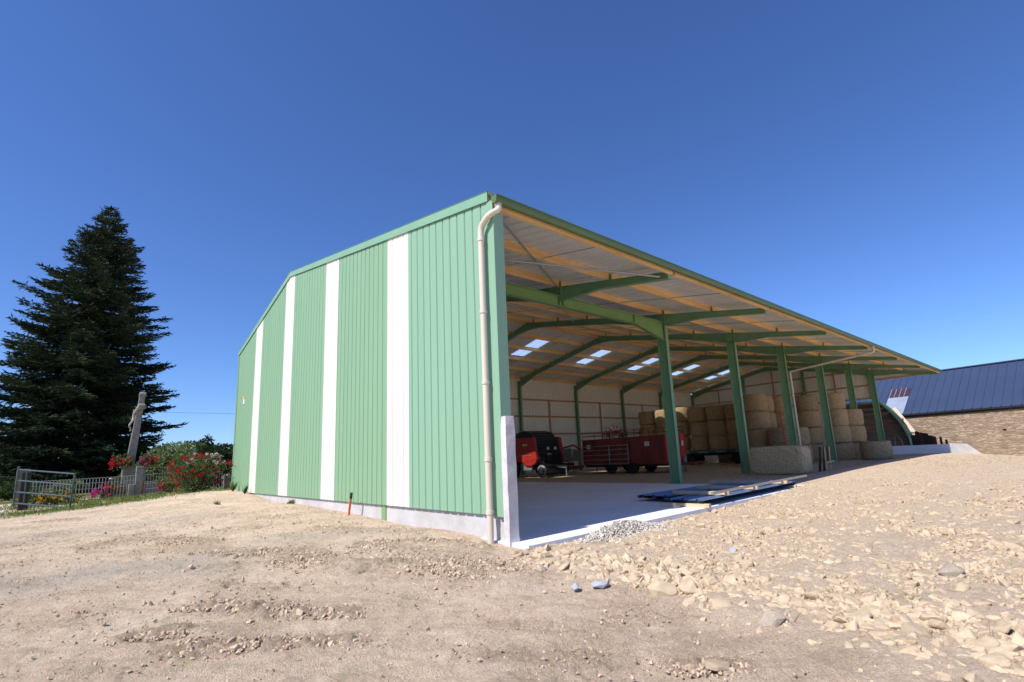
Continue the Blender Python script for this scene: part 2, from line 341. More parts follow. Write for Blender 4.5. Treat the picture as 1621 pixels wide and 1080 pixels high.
STRIPS = [((-1.57, 1.61), (-.94, 1.2), .15, 1.0), ((-.94, 1.2), (-.56, .6), .15, 1.0), ((-.56, .6), (-.35, .08), .13, .9), ((-4.36, 5.99), (-3.71, 5.85), .28, .8), ((-3.71, 5.85), (-3.09, 4.32), .25, .8),
          ((-3.14, 3.37), (-2.39, 2.0), .22, .6), ((-2.39, 2.0), (-2.01, .94), .2, .55), ((-1.3, 4.09), (-1.01, 3.29), .2, .8), ((-3.81, .33), (-2.8, -1.09), .16, .8), ((-4.0, -.9), (-3.04, -1.7), .14, 1.0),
          ((-4.38, -.16), (-3.98, -.34), .14, .7), ((-5.69, 13.4), (-4.91, 12.56), .3, .6), ((-2.54, 1.49), (-.85, -1.0), .28, .5), ((-1.41, 1.01), (-1.2, -.9), .35, .5), ((-1.58, -3.9), (-1.3, -4.2), .12, .8)]
TRACKS = [((-3.95, .55), (-2.6, -1.35), .16, .29, 0), ((-4.15, -.75), (-2.9, -1.85), .14, .29, 1.1), ((-3.55, 2.2), (-2.5, .7), .15, .25, .4), ((-3.6, 1.3), (-2.7, .1), .15, .25, .9), ((-2.4, -1.6), (-1.7, -2.7), .15, .3, .2), ((-2.3, .5), (-1.5, -.8), .15, .27, .5), ((-4.6, 4.2), (-2.6, 2.6), .16, .27, .3), ((-4.4, 3.2), (-2.2, 1.3), .16, .27, .8), ((-4.3, -1.6), (-3.2, -2.6), .14, .28, .6), ((-2.6, -2.4), (-1.6, -3.6), .15, .28, .1)]
def segd(x, y, a, b):
    ax, ay = a; dx, dy = b[0] - ax, b[1] - ay; t = np.clip(((x - ax) * dx + (y - ay) * dy) / (dx * dx + dy * dy), 0, 1)
    return np.hypot(x - ax - t * dx, y - ay - t * dy)
def rubble_mask(x, y):
    e = -.55 + .18 * np.sin(y * 1.7) + .12 * np.sin(y * 4.1 + 1)
    return sstep(-.1, .25, x - e - .35 * sstep(-1.6, -.7, y)) * (1 - sstep(-.72, -.58, y - .25 * sstep(9, 13, x)))
def clod_mask(x, y):
    c = np.zeros_like(x)
    for a, b, wd, am in STRIPS: c = np.maximum(c, am * np.exp(-(segd(x, y, a, b) / wd) ** 2))
    return c
def build_ground():
    def ax(parts):
        o = []
        for a, b, s in parts: o.append(np.arange(a, b, s))
        return np.unique(np.round(np.concatenate(o), 4))
    far = np.geomspace(1, 600, 18) - 1
    xs = np.concatenate([-14 - far[::-1], ax([(-14, -6.3, .1), (-6.3, 2.0, .02), (2.0, 14, .075), (14, 50, .35)])[1:], 50 + far])
    ys = np.concatenate([-14 - far[::-1], ax([(-14, -6.6, .1), (-6.6, 2.6, .021), (2.6, 12, .07), (12, 30, .2)])[1:], 30 + far])
    X, Y = np.meshgrid(xs, ys, indexing='ij'); Z = H0(X, Y)
    near = (1 - sstep(14, 22, X)) * (1 - sstep(14, 24, Y)); out = 1 - sstep(-.2, -.05, X) * sstep(-.45, -.3, Y)
    rm = rubble_mask(X, Y); cm = clod_mask(X, Y) * out
    Z = Z + out * .035 * fbm(X, Y, .9, 4, 3) + out * near * (.016 * fbm(X, Y, 5.5, 4, 11) + .012 * np.abs(fbm(X, Y, 9, 3, 15)))
    ridge = np.clip(fbm(X, Y, 7.5, 4, 21) + .25, 0, 1.2)
    Z = Z + cm * near * (.012 + .075 * ridge)
    sR, dR = X * .743 + Y * -.669, X * .669 + Y * .743
    scr = fbm(sR * .22, dR, 5.0, 4, 71); scr2 = fbm(sR * .3, dR, 11, 3, 75)
    Z = Z + out * near * (1 - rm) * (.022 * scr + .010 * scr2)
    patch = sstep(-.05, .5, fbm(X, Y, .8, 3, 85) + .9 * cm); crumb = sstep(.08, .30, fbm(X, Y, 9, 3, 81)); grit = sstep(.1, .3, fbm(X, Y, 20, 2, 83)); lump = sstep(.05, .45, fbm(X, Y, 4.5, 2, 87))
    Z = Z + out * near * (1 - .7 * rm) * ((.014 * crumb + .010 * grit) * (.2 + .8 * patch) + .02 * lump * patch)
    # tyre tracks: sunken bands crossed by lug marks
    tr = np.zeros_like(X)
    for (ax_, ay_), (bx_, by_), wd, pit, ph in TRACKS:
        L_ = math.hypot(bx_ - ax_, by_ - ay_); ux, uy = (bx_ - ax_) / L_, (by_ - ay_) / L_
        s_ = (X - ax_) * ux + (Y - ay_) * uy; d_ = -(X - ax_) * uy + (Y - ay_) * ux
        w_ = np.exp(-(d_ / wd) ** 4) * sstep(-.3, .2, s_) * (1 - sstep(L_ - .2, L_ + .3, s_)) * np.clip(.8 + .9 * fbm(X, Y, 1.6, 2, 91), 0, 1)
        lug = .5 + .5 * np.tanh(3 * np.sin((s_ + .35 * np.abs(d_)) * 2 * np.pi / pit + ph + .6 * fbm(X, Y, 2.5, 2, 93)))
        Z = Z - w_ * (.022 - .030 * lug * np.clip(.7 + fbm(X, Y, 4, 2, 31), .1, 1.2))
        tr = np.maximum(tr, w_)
    berm = np.exp(-((X + .42 + .1 * np.sin(Y * 2.2)) / .28) ** 2) * (1 - sstep(-1.0, -.4, Y)) * sstep(-8, -5, Y)
    Z = Z + rm * near * (.03 * fbm(X, Y, 3.2, 4, 41) + .03) + .02 * berm
    far_w = 1 - (1 - sstep(60, 200, np.abs(X))) * (1 - sstep(60, 200, np.abs(Y)))
    Z = Z * (1 - far_w) + far_w * -.6
    nx, ny = X.shape; idx = np.arange(nx * ny).reshape(nx, ny)
    Fq = np.stack([idx[:-1, :-1], idx[1:, :-1], idx[1:, 1:], idx[:-1, 1:]], -1).reshape(-1, 4)
    o = mesh_np('ground', np.stack([X, Y, Z], -1).reshape(-1, 3), Fq, M['earth'], smooth=False)
    o.data.polygons.foreach_set('use_smooth', [True] * len(o.data.polygons))
    n1 = fbm(X, Y, .8, 4, 51)
    pale = np.exp(-(segd(X, Y, (-5.6, 3.6), (-3.6, 2.6)) / .9) ** 2) * np.clip(.75 + n1, 0, 1) + .6 * np.exp(-(segd(X, Y, (-2, 3.6), (-.8, 2.6)) / .5) ** 2) + .5 * np.exp(-(segd(X, Y, (-6, 9), (-3, 9.5)) / 1.0) ** 2)
    green = sstep(.25, .6, sstep(22.4, 23.6, Y + .52 * X + .25 * np.sin(X * 2)) * (1 - sstep(2, 3, X)) + 0)
    gstrip = np.exp(-(segd(X, Y, (-6.3, 18.8), (-3.3, 19.6)) / 1.5) ** 2) + .8 * np.exp(-(segd(X, Y, (-6.6, 22.6), (-2.6, 21.9)) / 1.1) ** 2) + .8 * np.exp(-(segd(X, Y, (-1.0, 20.6), (-.3, 18.6)) / .45) ** 2)
    green = np.clip(green + np.clip(gstrip * 1.4 + .9 * fbm(X, Y, 1.6, 4, 61) - .35, 0, 1), 0, 1) * (1 - sstep(2, 6, X) * (1 - sstep(28, 34, Y)))
    floor = sstep(10.8, 11.2, X) * sstep(.2, 1.2, Y + .4 * n1) * (1 - sstep(38, 40, X))
    for nm, a in (('pale', np.clip(pale, 0, 1)), ('green', green), ('floor', floor), ('rubble', np.maximum(rm, sstep(8, 12, X) * (1 - floor))), ('clod', np.clip(.75 * cm + .3 * tr * (.5 + patch) + .45 * patch * near * (1 - rm) + .9 * np.clip(scr - .1, 0, 1) * (1 - rm) * near, 0, 1))):
        at = o.data.attributes.new(nm, 'FLOAT', 'POINT'); at.data.foreach_set('value', a.astype(np.float32).ravel())
    tag(o, 'bare trampled earth of the farmyard', 'ground', kind='structure')
build_ground()
def gz(x, y): return float(H0(np.array([x]), np.array([y]))[0])

# ---------------------------------------------------------------- the barn
BAY = 5.5205; LEN = 38.64
def RT(y): return 5.50 + .1935 * y if y <= 11.5 else 7.725 - .191 * (y - 11.5)
barn = thing('barn', 'green and white striped steel farm building, open along its right side', 'barn')
GP = [(0.0, 0), (.205, 0), (.215, .022), (.238, .022), (.25, 0)]     # wide pans, narrow grooves
def cladding(name, m, u0, u1, zb, zt, mp, label=None, pitch=.25, prof=GP):
    us = []
    n = int(round((u1 - u0) / pitch + .499)); brk = [11.5]
    for i in range(n):
        for a, d in prof[:-1]:
            u = u0 + i * pitch + a
            if u < u1 - 1e-6: us.append((u, d))
    us.append((u1, 0))
    out = []
    for (a, da), (b, db) in zip(us, us[1:]):
        out.append((a, da))
        for k in brk:
            if a < k - 1e-4 and b > k + 1e-4: out.append((k, da + (db - da) * (k - a) / (b - a)))
    out.append(us[-1]); mb = MB(); vs = []
    for u, d in out: vs += [mp(u, d, zb(u)), mp(u, d, zt(u))]
    mb.add(vs, [(2 * i, 2 * i + 2, 2 * i + 3, 2 * i + 1) for i in range(len(out) - 1)])
    me = bpy.data.meshes.new(name); me.from_pydata(mb.v, [], mb.f); o = link(name, me, m, barn)
    if label: o['label'] = label
    return o
gm = lambda u, d, z: (d, u, z)
bands = [(.13, 3, 'mint', 'pale mint green steel sheets at the corner'), (3, 4, 'white', 'white stripe nearest the open side'), (4, 7, 'green', 'green sheets between the first and second white stripes'), (7, 8, 'white', 'second white stripe from the open side'),
         (8, 11, 'green', 'green sheets between the second and third white stripes'), (11, 12, 'white', 'white stripe under the ridge'), (12, 15, 'green', 'green sheets left of the ridge'), (15, 16, 'white', 'white stripe nearest the far corner'), (16, 19, 'green', 'green sheets at the far corner')]
for a, b, c, lb in bands:
    cladding('wall_panel', M[c], a, b, lambda u: .374, lambda u: RT(u) + .10, gm, lb)
# gable flashings
def rake_prof(y): return RT(y) + .06, RT(y) + .24
for ya, yb in ((.11, 11.5), (11.5, 19.06)):
    mb = MB(); st = [(ya, *rake_prof(ya)), (yb, *rake_prof(yb))]
    mb.chain(st, -.035, -.014, lambda u, w, v: (w, u, v))
    mb.chain([(u, b - .012, b + .006) for u, a, b in st], -.035, .16, lambda u, w, v: (w, u, v))
    mb.build('rake_flashing', M['rake'], barn)
mb = MB().box(-.016, -.003, .0, .155, .36, RT(.1) + .05).box(-.016, .19, -.018, -.001, .36, RT(0) - .14)
mb.build('corner_flashing', M['mint'], barn)
MB().box(-.018, -.004, 18.9, 19.07, .3, RT(19) + .06).box(-.018, .2, 19.055, 19.07, .3, RT(19) + .06).build('corner_flashing', M['green'], barn)
# base wall, post foot, corner pillar
MB().box(.056, .2, .02, 4.11, -.5, .60).box(.056, .2, 4.33, 19.0, -.5, .60).box(.12, .2, 4.11, 4.33, -.5, .60).build('base_wall', M['concwall'], barn)
MB().box(.04, .115, 4.12, 4.14, -.4, .5).box(.04, .055, 4.14, 4.30, -.4, .5).box(.04, .115, 4.30, 4.32, -.4, .5).build('post', M['lintel'], barn)['label'] = 'short green post foot showing through the concrete base wall'
def pillar():
    mb = MB(); n = 14
    xs = [-.035, .15]; ys = [-.15, -.022]; vs = []
    for i in range(n + 1):
        z = -.25 + (1.88 + .25) * i / n; j = lambda: random.uniform(-.004, .004)
        f = .0 if i < n else .012
        vs += [(xs[0] + f + j(), ys[0] + f + j(), z), (xs[1] - f + j(), ys[0] + f + j(), z), (xs[1] - f + j(), ys[1] - f + j(), z), (xs[0] + f + j(), ys[1] - f + j(), z)]
    fs = [(0, 3, 2, 1), (4 * n, 4 * n + 1, 4 * n + 2, 4 * n + 3)]
    for i in range(n):
        for k in range(4): fs.append((4 * i + k, 4 * i + (k + 1) % 4, 4 * i + 4 + (k + 1) % 4, 4 * i + 4 + k))
    mb.add(vs, fs).build('corner_pillar', M['pillar'], barn, bevel=.006)
pillar()
sg = MB().box(-.014, -.001, 17.45, 17.72, 4.0, 4.2).build('warning_sign', M['decal'], barn)
MB().box(-.019, -.0145, 17.45, 17.72, 4.2, 4.32).build('top_band', M['yellow'], sg)
# frames
FW = .15
def stub(mb, xk, y):                                   # purlin cleat
    mb.box(xk + .02, xk + .032, y - .11, y + .04, RT(y) - .01, RT(y) + .17)
PF = [.06, 2.02, 3.95, 5.85, 7.75, 9.55, 11.25]; PB = [11.75, 13.0, 14.45, 15.9, 17.35, 18.8]
for k in range(1, 8):
    xk = BAY * k if k < 7 else LEN - .10
    mp = lambda u, w, v, xk=xk: (xk + w, u, v)
    if k == 7: xk = LEN - .1
    mb = MB(); st = [(.13, .18), (2.3, .225), (3.62, .43), (4.3, .43), (6.4, .26), (10.7, .26), (11.5, .36)]
    mb.ibeam([(y, RT(y) - d, RT(y)) for y, d in st], mp, FW)
    mb.box(xk - .075, xk + .075, .115, .129, RT(.13) - .18, RT(.13))
    mb.box(xk - .07, xk + .07, 3.80, 3.815, RT(3.8) - .42, RT(3.8) - .02); mb.box(xk - .07, xk + .07, 4.18, 4.195, RT(4.2) - .42, RT(4.2) - .02)
    for y in PF[1:]: stub(mb, xk, y)
    mb.build('rafter', M['frame'], barn)
    mb = MB(); st = [(11.502, .36), (12.3, .26), (17.2, .26), (18.75, .52)]
    mb.ibeam([(y, RT(y) - d, RT(y)) for y, d in st], mp, FW)
    for y in PB: stub(mb, xk, y)
    mb.build('rafter', M['frame'], barn)
    vm = lambda u, w, v, xk=xk: (xk + w, v, u)
    if k >= 2:
        mb = MB(); top = RT(4.0) - .44
        mb.ibeam([(-.15, 3.81, 4.19), (top, 3.81, 4.19)], vm, .17)
        mb.box(xk - .16, xk + .16, 3.74, 4.26, -.02, .012); mb.box(xk - .085, xk + .085, 3.81, 4.19, top, top + .012)
        mb.build('post', M['frame'], barn)
    MB().ibeam([(-.15, 18.77, 18.98), (RT(18.9) - .1, 18.77, 18.98)], vm, .16).build('post', M['frame'], barn)
# lintel carrying frame 1 over the first two bays
mb = MB(); XA = 2 * BAY
lm = lambda u, w, v: (u, 3.9 + w, v)
mb.ibeam([(.12, 5.62, 5.95), (9.15, 5.62, 5.95), (XA - .09, 5.22, 5.95)], lm, .16, .012, .02)
for u in (BAY - .08, BAY + .08, 9.15): mb.box(u - .006, u + .006, 3.825, 3.975, 5.64, 5.93)
mb.build('lintel_beam', M['lintel'], barn)
MB().box(BAY - .08, BAY + .08, 3.84, 3.96, 5.955, RT(3.9) - .42).build('beam_stub', M['frame'], barn)
# purlins
for i, y in enumerate(PF + PB):
    mb = MB(); sl_ = .1935 if y < 11.5 else -.191; w = .04; n = 7
    dz = .07 if i == 0 else 0
    for j in range(n):
        a = (.12 if i == 0 else .02) + (LEN + .02) * j / n; b = (LEN + .04) * (j + 1) / n; j_ = random.uniform(-.006, .006)
        st = [(a, RT(y) - dz, RT(y) + .20), (b - .004, RT(y) - dz, RT(y) + .20)]
        mb.chain(st, y - w + j_, y + w + j_, lambda u, w, v: (u, w, v))
    mb.build('purlin', M['timber'], barn)
# roof sheets with the rooflights cut out
SKX = [BAY * (k + .5) for k in range(7)]; SKY = (13.05, 15.75); SKW = .5
RP = [(0, 0), (.20, 0), (.235, .03), (.30, .03), (.3333, 0)]
def roof(name, y0, y1, holes):
    n = int((LEN + .2) / .3333)
    pts = [(-.012 + i * .3333 + a, d) for i in range(n) for a, d in RP[:-1]] + [(LEN + .17, 0)]
    for sx in (SKX if holes else []): pts += [(sx - SKW, None), (sx + SKW, None)]
    pts.sort(key=lambda p: p[0]); px = np.array([p[0] for p in pts if p[1] is not None]); pd = np.array([p[1] for p in pts if p[1] is not None])
    mb = MB(); zz = lambda y: RT(y) + .207
    for (a, da), (b, db) in zip(pts, pts[1:]):
        if b - a < 1e-5: continue
        da = float(np.interp(a, px, pd)); db = float(np.interp(b, px, pd)); inh = holes and any(abs((a + b) / 2 - sx) < SKW for sx in SKX)
        for ya, yb in ([(y0, SKY[0]), (SKY[1], y1)] if inh else [(y0, y1)]):
            mb.add([(a, ya, zz(ya) + da), (b, ya, zz(ya) + db), (b, yb, zz(yb) + db), (a, yb, zz(yb) + da)], [(0, 1, 2, 3)])
    me = bpy.data.meshes.new(name); me.from_pydata(mb.v, [], mb.f); return link(name, me, M['galv'], barn)
roof('roof_sheet', .06, 11.5, False); roof('roof_sheet', 11.5001, 19.15, True)
for sx in SKX:
    mb = MB(); y0, y1 = SKY[0] - .06, SKY[1] + .06; xs_ = [sx - SKW - .04 + i * (2 * SKW + .08) / 12 for i in range(13)]; v_ = []
    for i, x in enumerate(xs_):
        d_ = .222 + (.02 if i % 4 in (1, 2) else 0) + .018; v_ += [(x, y0, RT(y0) + d_), (x, y1, RT(y1) + d_)]
    mb.add(v_, [(2 * i, 2 * i + 2, 2 * i + 3, 2 * i + 1) for i in range(12)])
    mb.build('skylight', M['skylight'], barn)
mb = MB(); mb.chain([(11.2, RT(11.2) + .26, RT(11.2) + .266), (11.5, RT(11.5) + .275, RT(11.5) + .281), (11.8, RT(11.8) + .26, RT(11.8) + .266)], -.03, LEN + .17, lambda u, w, v: (w, u, v))
mb.build('ridge_cap', M['rake'], barn)
# gutter and its pipes
mb = MB()
arc = [(-.07 + .07 * math.cos(a), .075 - .075 * math.sin(a)) for a in np.linspace(0, math.pi, 15)]
go_ = [(0, .13)] + arc + [(-.14, .13), (-.15, .13), (-.15, .12)]; gi_ = [(y * .96 - .004, z + .006) for y, z in reversed(arc)]
mb.prism([(y - .012, z + 5.465) for y, z in go_[:-2]] + [(y - .012, z + 5.465) for y, z in gi_] + [(-.018, 5.595)], lambda a, b, d: (d, a, b), -.03, LEN + .16)
mb.prism([(y - .012, z + 5.464) for y, z in arc] + [(-.152, 5.595), (-.012, 5.595)], lambda a, b, d: (d, a, b), -.041, -.031)
mb.tube([(-.041, -.155, 5.595), (LEN + .16, -.155, 5.595)], .01, 8)
gut = mb.build('gutter', M['gutter'], barn, smooth=True)
mb = MB().chain([(-.02, 5.585, 5.60), (.055, 5.70, 5.715), (.11, 5.745, 5.757)], -.012, LEN + .17, lambda u, w, v: (w, u, v)).build('eave_flashing', M['gutter'], barn)
def pipe(path, r, collars):
    mb = MB(); P_ = [Vector(p) for p in path]; pts = [P_[0]]
    for i in range(1, len(P_) - 1):
        a, b, c = P_[i - 1], P_[i], P_[i + 1]; d = min(.1, (a - b).length * .45, (c - b).length * .45)
        p0 = b + (a - b).normalized() * d; p1 = b + (c - b).normalized() * d
        for t in (0, .25, .5, .75, 1): pts.append(p0 * (1 - t) ** 2 + b * 2 * t * (1 - t) + p1 * t * t)
    pts.append(P_[-1]); mb.tube(pts, r, 16); o = mb.build('downpipe', M['pvc'], barn, smooth=True)
    for x, y, z in collars:
        MB().lathe([(r + .001, z - .03), (r + .010, z - .028), (r + .010, z + .028), (r + .001, z + .03)], 18, (x, y, 0)).box(x - .01, x + .09, y - .012, y + .012, z - .012, z + .012).build('pipe_bracket', M['pvc'], o, smooth=True)
    return o
pipe([(.06, -.075, 5.47), (.05, -.10, 5.36), (-.09, .0, 5.27), (-.10, .235, 5.13), (-.10, .235, -.25)], .052, [(-.10, .235, z) for z in (4.9, 3.63, 2.45, 1.23, .43)])['label'] = 'cream downpipe on the striped end wall'
XC = 4 * BAY
pipe([(XC + .12, -.08, 5.47), (XC + .12, -.09, 5.2), (XC + .12, 3.72, 4.86), (XC + .12, 3.72, -.1)], .052, [(XC + .0, 3.72, z) for z in (3.6, 1.6)])['label'] = 'cream downpipe slanting under the canopy to a post'
# thin rods and tubes under the roof
for k in range(7):
    xm = BAY * (k + .5) + .25; r_ = .011
    for ya, yb in ((.14, 11.3), (11.7, 18.8)):
        MB().tube([(xm, ya, RT(ya) + .04), (xm, yb, RT(yb) + .04)], r_, 6).build('tie_rod', M['frame'] if k else M['zinc'], barn)
for a, b, r_ in (((.3, .35, RT(.35) + .02), (BAY - .1, 3.85, RT(3.85) - .05), .028), ((.3, 3.4, 5.95), (BAY - .08, .35, RT(.35) - .11), .03), ((BAY + .1, 4.4, RT(4.4) - .12), (2 * BAY - .1, 8.4, RT(8.4) - .12), .02)):
    MB().tube([a, b], r_, 8).build('brace_tube', M['zinc'], barn)
# back wall: sheets, girts, studs
cladding('wall_panel', M['inner'], 0, LEN, lambda u: -.3, lambda u: RT(19) + .2, lambda u, d, z: (u, 19.03 + d, z), 'white inner face of the back wall')
for z in (5.0, 3.85, 2.65, 1.45):
    MB().box(.1, LEN - .05, 18.985, 19.028, z - .06, z + .06).build('wall_girt', M['girt'], barn)
for k in range(7): MB().box(BAY * (k + .5) - .06, BAY * (k + .5) + .06, 18.94, 18.983, -.1, 5.0).build('wall_stud', M['girt'], barn)
# far gable: sheeted high up by the canopy, down to the floor beyond
fm = lambda u, d, z: (LEN + .06 + d, u, z)
cladding('wall_panel', M['inner'], 4.2, 19.0, lambda u: 4.12 if u < 7.4 else -.3, lambda u: RT(u) + .2, fm, 'white inner face of the far end wall')  # lower part added to shut out the sunlit ground behind
cladding('wall_panel', M['inner'], -.02, 4.2, lambda u: 5.43 if u < 4.1999 else 5.43, lambda u: RT(u) + .2, fm, 'narrow white panel closing the far end of the canopy')
for z, y0 in ((4.18, 4.2), (5.16, 4.2), (6.33, 5.3), (5.49, .1)):
    MB().box(LEN - .005, LEN + .055, y0, 18.6 if z != 5.49 else 4.1, z - .06, z + .06).build('wall_girt', M['girt'], barn)
for y in (8.75, 13.7):
    MB().ibeam([(-.3, y - .1, y + .1), (RT(y) - .3, y - .1, y + .1)], lambda u, w, v: (LEN - .1 + w, v, u), .12).build('post', M['frame'], barn)
for y, z1 in ((6.5, 6.5), (11.2, 7.3), (16.2, 6.3)): MB().box(LEN - .048, LEN - .007, y - .05, y + .05, 4.1, z1).build('wall_stud', M['girt'], barn)
# concrete slab of the first two bays
mb = MB().box(.0, 10.96, -.52, 18.95, -.32, -.0); o = mb.build('slab', M['slab'], None, bevel=.012); tag(o, 'smooth new concrete floor slab', 'slab', kind='structure')

# ---------------------------------------------------------------- bales
def bale_mesh(seed, r=.69, h=1.03, ragged=.0, bulge=.05):
    rg = np.random.default_rng(seed); n = 44; hs = [0, .02, .06, .14, .24, .34, .44, .54, .64, .74, .84, .93, .98, 1.0]
    prof = [.90, .95, .985, 1, 1.01, 1.0, .99, 1.0, 1.01, 1.0, 1.0, .985, .95, .90]
    vs = []; fs = []; ph = rg.random(6) * 6.28
    for i, (t, p) in enumerate(zip(hs, prof)):
        for k in range(n):
            a = 2 * math.pi * k / n
            rr = r * (p + bulge * math.sin(math.pi * t) - bulge * .5 + .012 * math.sin(2 * a + ph[0]) + .01 * math.sin(3 * a + ph[1]) + .012 * math.sin(9 * t * 6 + ph[2] + a) * .4 + rg.normal(0, .006))
            z = h * t + (.018 * math.sin(2 * a + ph[3]) if t > .9 else 0) + rg.normal(0, .004) + ragged * rg.normal(0, .03) * (t > .9)
            vs.append((rr * math.cos(a), rr * math.sin(a), z))
    for i in range(len(hs) - 1):
        for k in range(n): fs.append((i * n + k, i * n + (k + 1) % n, (i + 1) * n + (k + 1) % n, (i + 1) * n + k))
    m_ = len(hs) - 1; c0 = len(vs); vs.append((0, 0, 0)); vs.append((0, 0, h * .985))
    for k in range(n): fs += [(c0, (k + 1) % n, k), (c0 + 1, m_ * n + k, m_ * n + (k + 1) % n)]
    # loose stalks sticking out
    for q in range(260):
        a = rg.random() * 6.283; z = rg.random() * h; b = a + rg.normal(0, .25); L_ = .03 + rg.random() * .05; r0 = r * 1.0; r1 = r * 1.01 + L_
        if rg.random() < .25: z = h * rg.choice([.0, 1.0]) * .97 + .01; r0 *= .96; r1 *= .98
        p = (r0 * math.cos(a), r0 * math.sin(a), z); e = (r1 * math.cos(a + .08 * rg.normal()), r1 * math.sin(a + .08 * rg.normal()), z + rg.normal(0, .03)); i = len(vs)
        vs += [p, (p[0], p[1], p[2] + .006), e]; fs.append((i, i + 1, i + 2))
    me = bpy.data.meshes.new('round_bale'); me.from_pydata(vs, [], fs)
    me.polygons.foreach_set('use_smooth', [True] * len(me.polygons)); return me
BM = [bale_mesh(100 + i) for i in range(6)]; BM2 = [bale_mesh(200 + i, .69, 1.03, .3, .06) for i in range(3)]
for me in BM: me.materials.append(M['straw'])
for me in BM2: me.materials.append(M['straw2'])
TIER = ['bottom', 'second', 'third', 'topmost']
def bale(x, y, z, label, old=False, sc=(1, 1, 1), group='stacked round straw bales'):
    o = bpy.data.objects.new('round_bale', random.choice(BM2 if old else BM)); COL.objects.link(o)
    o.location = (x + random.uniform(-.03, .03), y + random.uniform(-.03, .03), z); o.rotation_euler = (random.uniform(-.03, .03), random.uniform(-.03, .03), random.random() * 6.28); q_ = random.uniform(.93, 1.06); o.scale = (sc[0] * q_, sc[1] * q_ * random.uniform(.96, 1.04), sc[2])
    return tag(o, label, 'straw bale', group)
BH = 1.045
# columns on the wagon, then those reaching the ground behind the trailer
wag = [(12.55, 'left column'), (11.15, 'middle column'), (9.75, 'right column')]
for y, w in wag:
    for t in range(3): bale(28.1, y, .93 + t * BH, f'straw bale, {["bottom", "middle", "topmost"][t]} of the {w} on the wagon', old=(t == 0 and y < 10))
bk = [(17.0, 'far left column by the back wall'), (15.6, 'second column from the back wall'), (14.2, 'column lit by the rooflight')]
for y, w in bk:
    for t in range(4): bale(28.1 + (0 if y > 14.5 else .0), y - .1, t * BH, f'round straw bale, {TIER[t]} of the {w}')
for y, w in ((8.9, 'right'), (10.4, 'middle'), (11.9, 'left')): bale(30.6, y, 0, f'round straw bale added beyond the wagon to darken the gap under it, {w} of three', old=True)  # bales added to darken the bright gap seen under the wagon
fr = [(24.9, 6.95, 4, 'column between the second and third posts'), (26.6, 7.25, 4, 'column left of the third post'), (28.1, 6.7, 4, 'column just right of the third post'),
      (29.35, 5.6, 4, 'dark topped column by the fourth post'), (30.3, 4.35, 4, 'tall column right of the fourth post'), (31.75, 3.95, 3, 'short column at the right end')]
for x, y, n, w in fr:
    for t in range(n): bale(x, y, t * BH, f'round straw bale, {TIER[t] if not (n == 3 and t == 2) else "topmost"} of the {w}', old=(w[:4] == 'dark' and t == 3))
for x, y, w in ((24.35, 5.45, 'low pair behind the orange ladder'), (26.1, 5.25, 'low pair right of the third post')):
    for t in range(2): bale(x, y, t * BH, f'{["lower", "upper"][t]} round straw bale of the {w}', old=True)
bale(29.45, 2.25, 0, 'single ragged round bale on the ground in front of the stack', old=True, sc=(1.1, 1.1, 1.02), group=None)
def square_bale():
    L_, W_, H_ = 2.2, .86, 1.1; rg = np.random.default_rng(5); vs = []; nx, ny, nz = 26, 12, 14
    bm = bmesh.new(); bmesh.ops.create_cube(bm, size=1); bmesh.ops.subdivide_edges(bm, edges=bm.edges, cuts=13, use_grid_fill=True)
    for v in bm.verts:
        c = v.co * 2; r_ = 8.0; s_ = (abs(c.x) ** r_ + abs(c.y) ** r_ + abs(c.z) ** r_) ** (1 / r_); c = c / s_ / 2
        s6 = 1 - .012 * (1 + math.cos(c.y * 2 * math.pi * 6))
        v.co = Vector((c.x * W_ * s6 + rg.normal(0, .007), c.y * L_ + rg.normal(0, .008), (c.z + .5) * H_ * (1 - .008 * math.cos(c.y * 40)) + rg.normal(0, .007)))
    me = bpy.data.meshes.new('square_bale'); bm.to_mesh(me); bm.free()
    V = [tuple(v.co) for v in me.vertices]; F_ = [tuple(p.vertices) for p in me.polygons]
    for q in range(700):
        f = rg.integers(0, 3); u, w = rg.uniform(-.5, .5, 2); d = rg.normal(0, .03, 3); L2 = .04
        if f == 0: p = (-W_ / 2, u * L_, (w + .5) * H_); n_ = (-L2, 0, 0)
        elif f == 1: p = (u * W_, -L_ / 2, (w + .5) * H_); n_ = (0, -L2, 0)
        else: p = (u * W_, w * L_, H_); n_ = (0, 0, L2)
        i = len(V); V += [p, (p[0], p[1] + .008, p[2] + .004), (p[0] + n_[0] + d[0], p[1] + n_[1] + d[1], p[2] + n_[2] + d[2])]; F_.append((i, i + 1, i + 2))
    me2 = bpy.data.meshes.new('square_bale'); me2.from_pydata(V, [], F_); o = link('square_bale', me2, M['hay'])
    o.location = (16.05, 2.35, 0.0); o.rotation_euler = (0, 0, rad(-2)); tag(o, 'large rectangular grey green hay bale lying beside a canopy post', 'hay bale')
square_bale()

def loose_straw():
    n = 5200; x = RNG.uniform(14, 33, n); y = RNG.uniform(.9, 16, n); d = np.minimum(np.minimum(segd(x, y, (24.2, 5.0), (32, 3.3)), segd(x, y, (27.2, 8.5), (27.2, 13))), segd(x, y, (15.5, 1.0), (15.5, 3.6)))
    k = RNG.random(n) < np.exp(-d / .9) + .08; x, y = x[k], y[k]; a = RNG.random(len(x)) * 6.283
    B = np.stack([x, y, H0(x, y) + .008], 1); D = np.stack([np.cos(a), np.sin(a), RNG.normal(.06, .1, len(x))], 1); D /= np.linalg.norm(D, axis=1)[:, None]
    tag(blades('loose_straw', B, D, RNG.uniform(.12, .35, len(x)), .012, M['straw']), 'loose straw littering the barn floor round the bales', 'straw', kind='stuff')

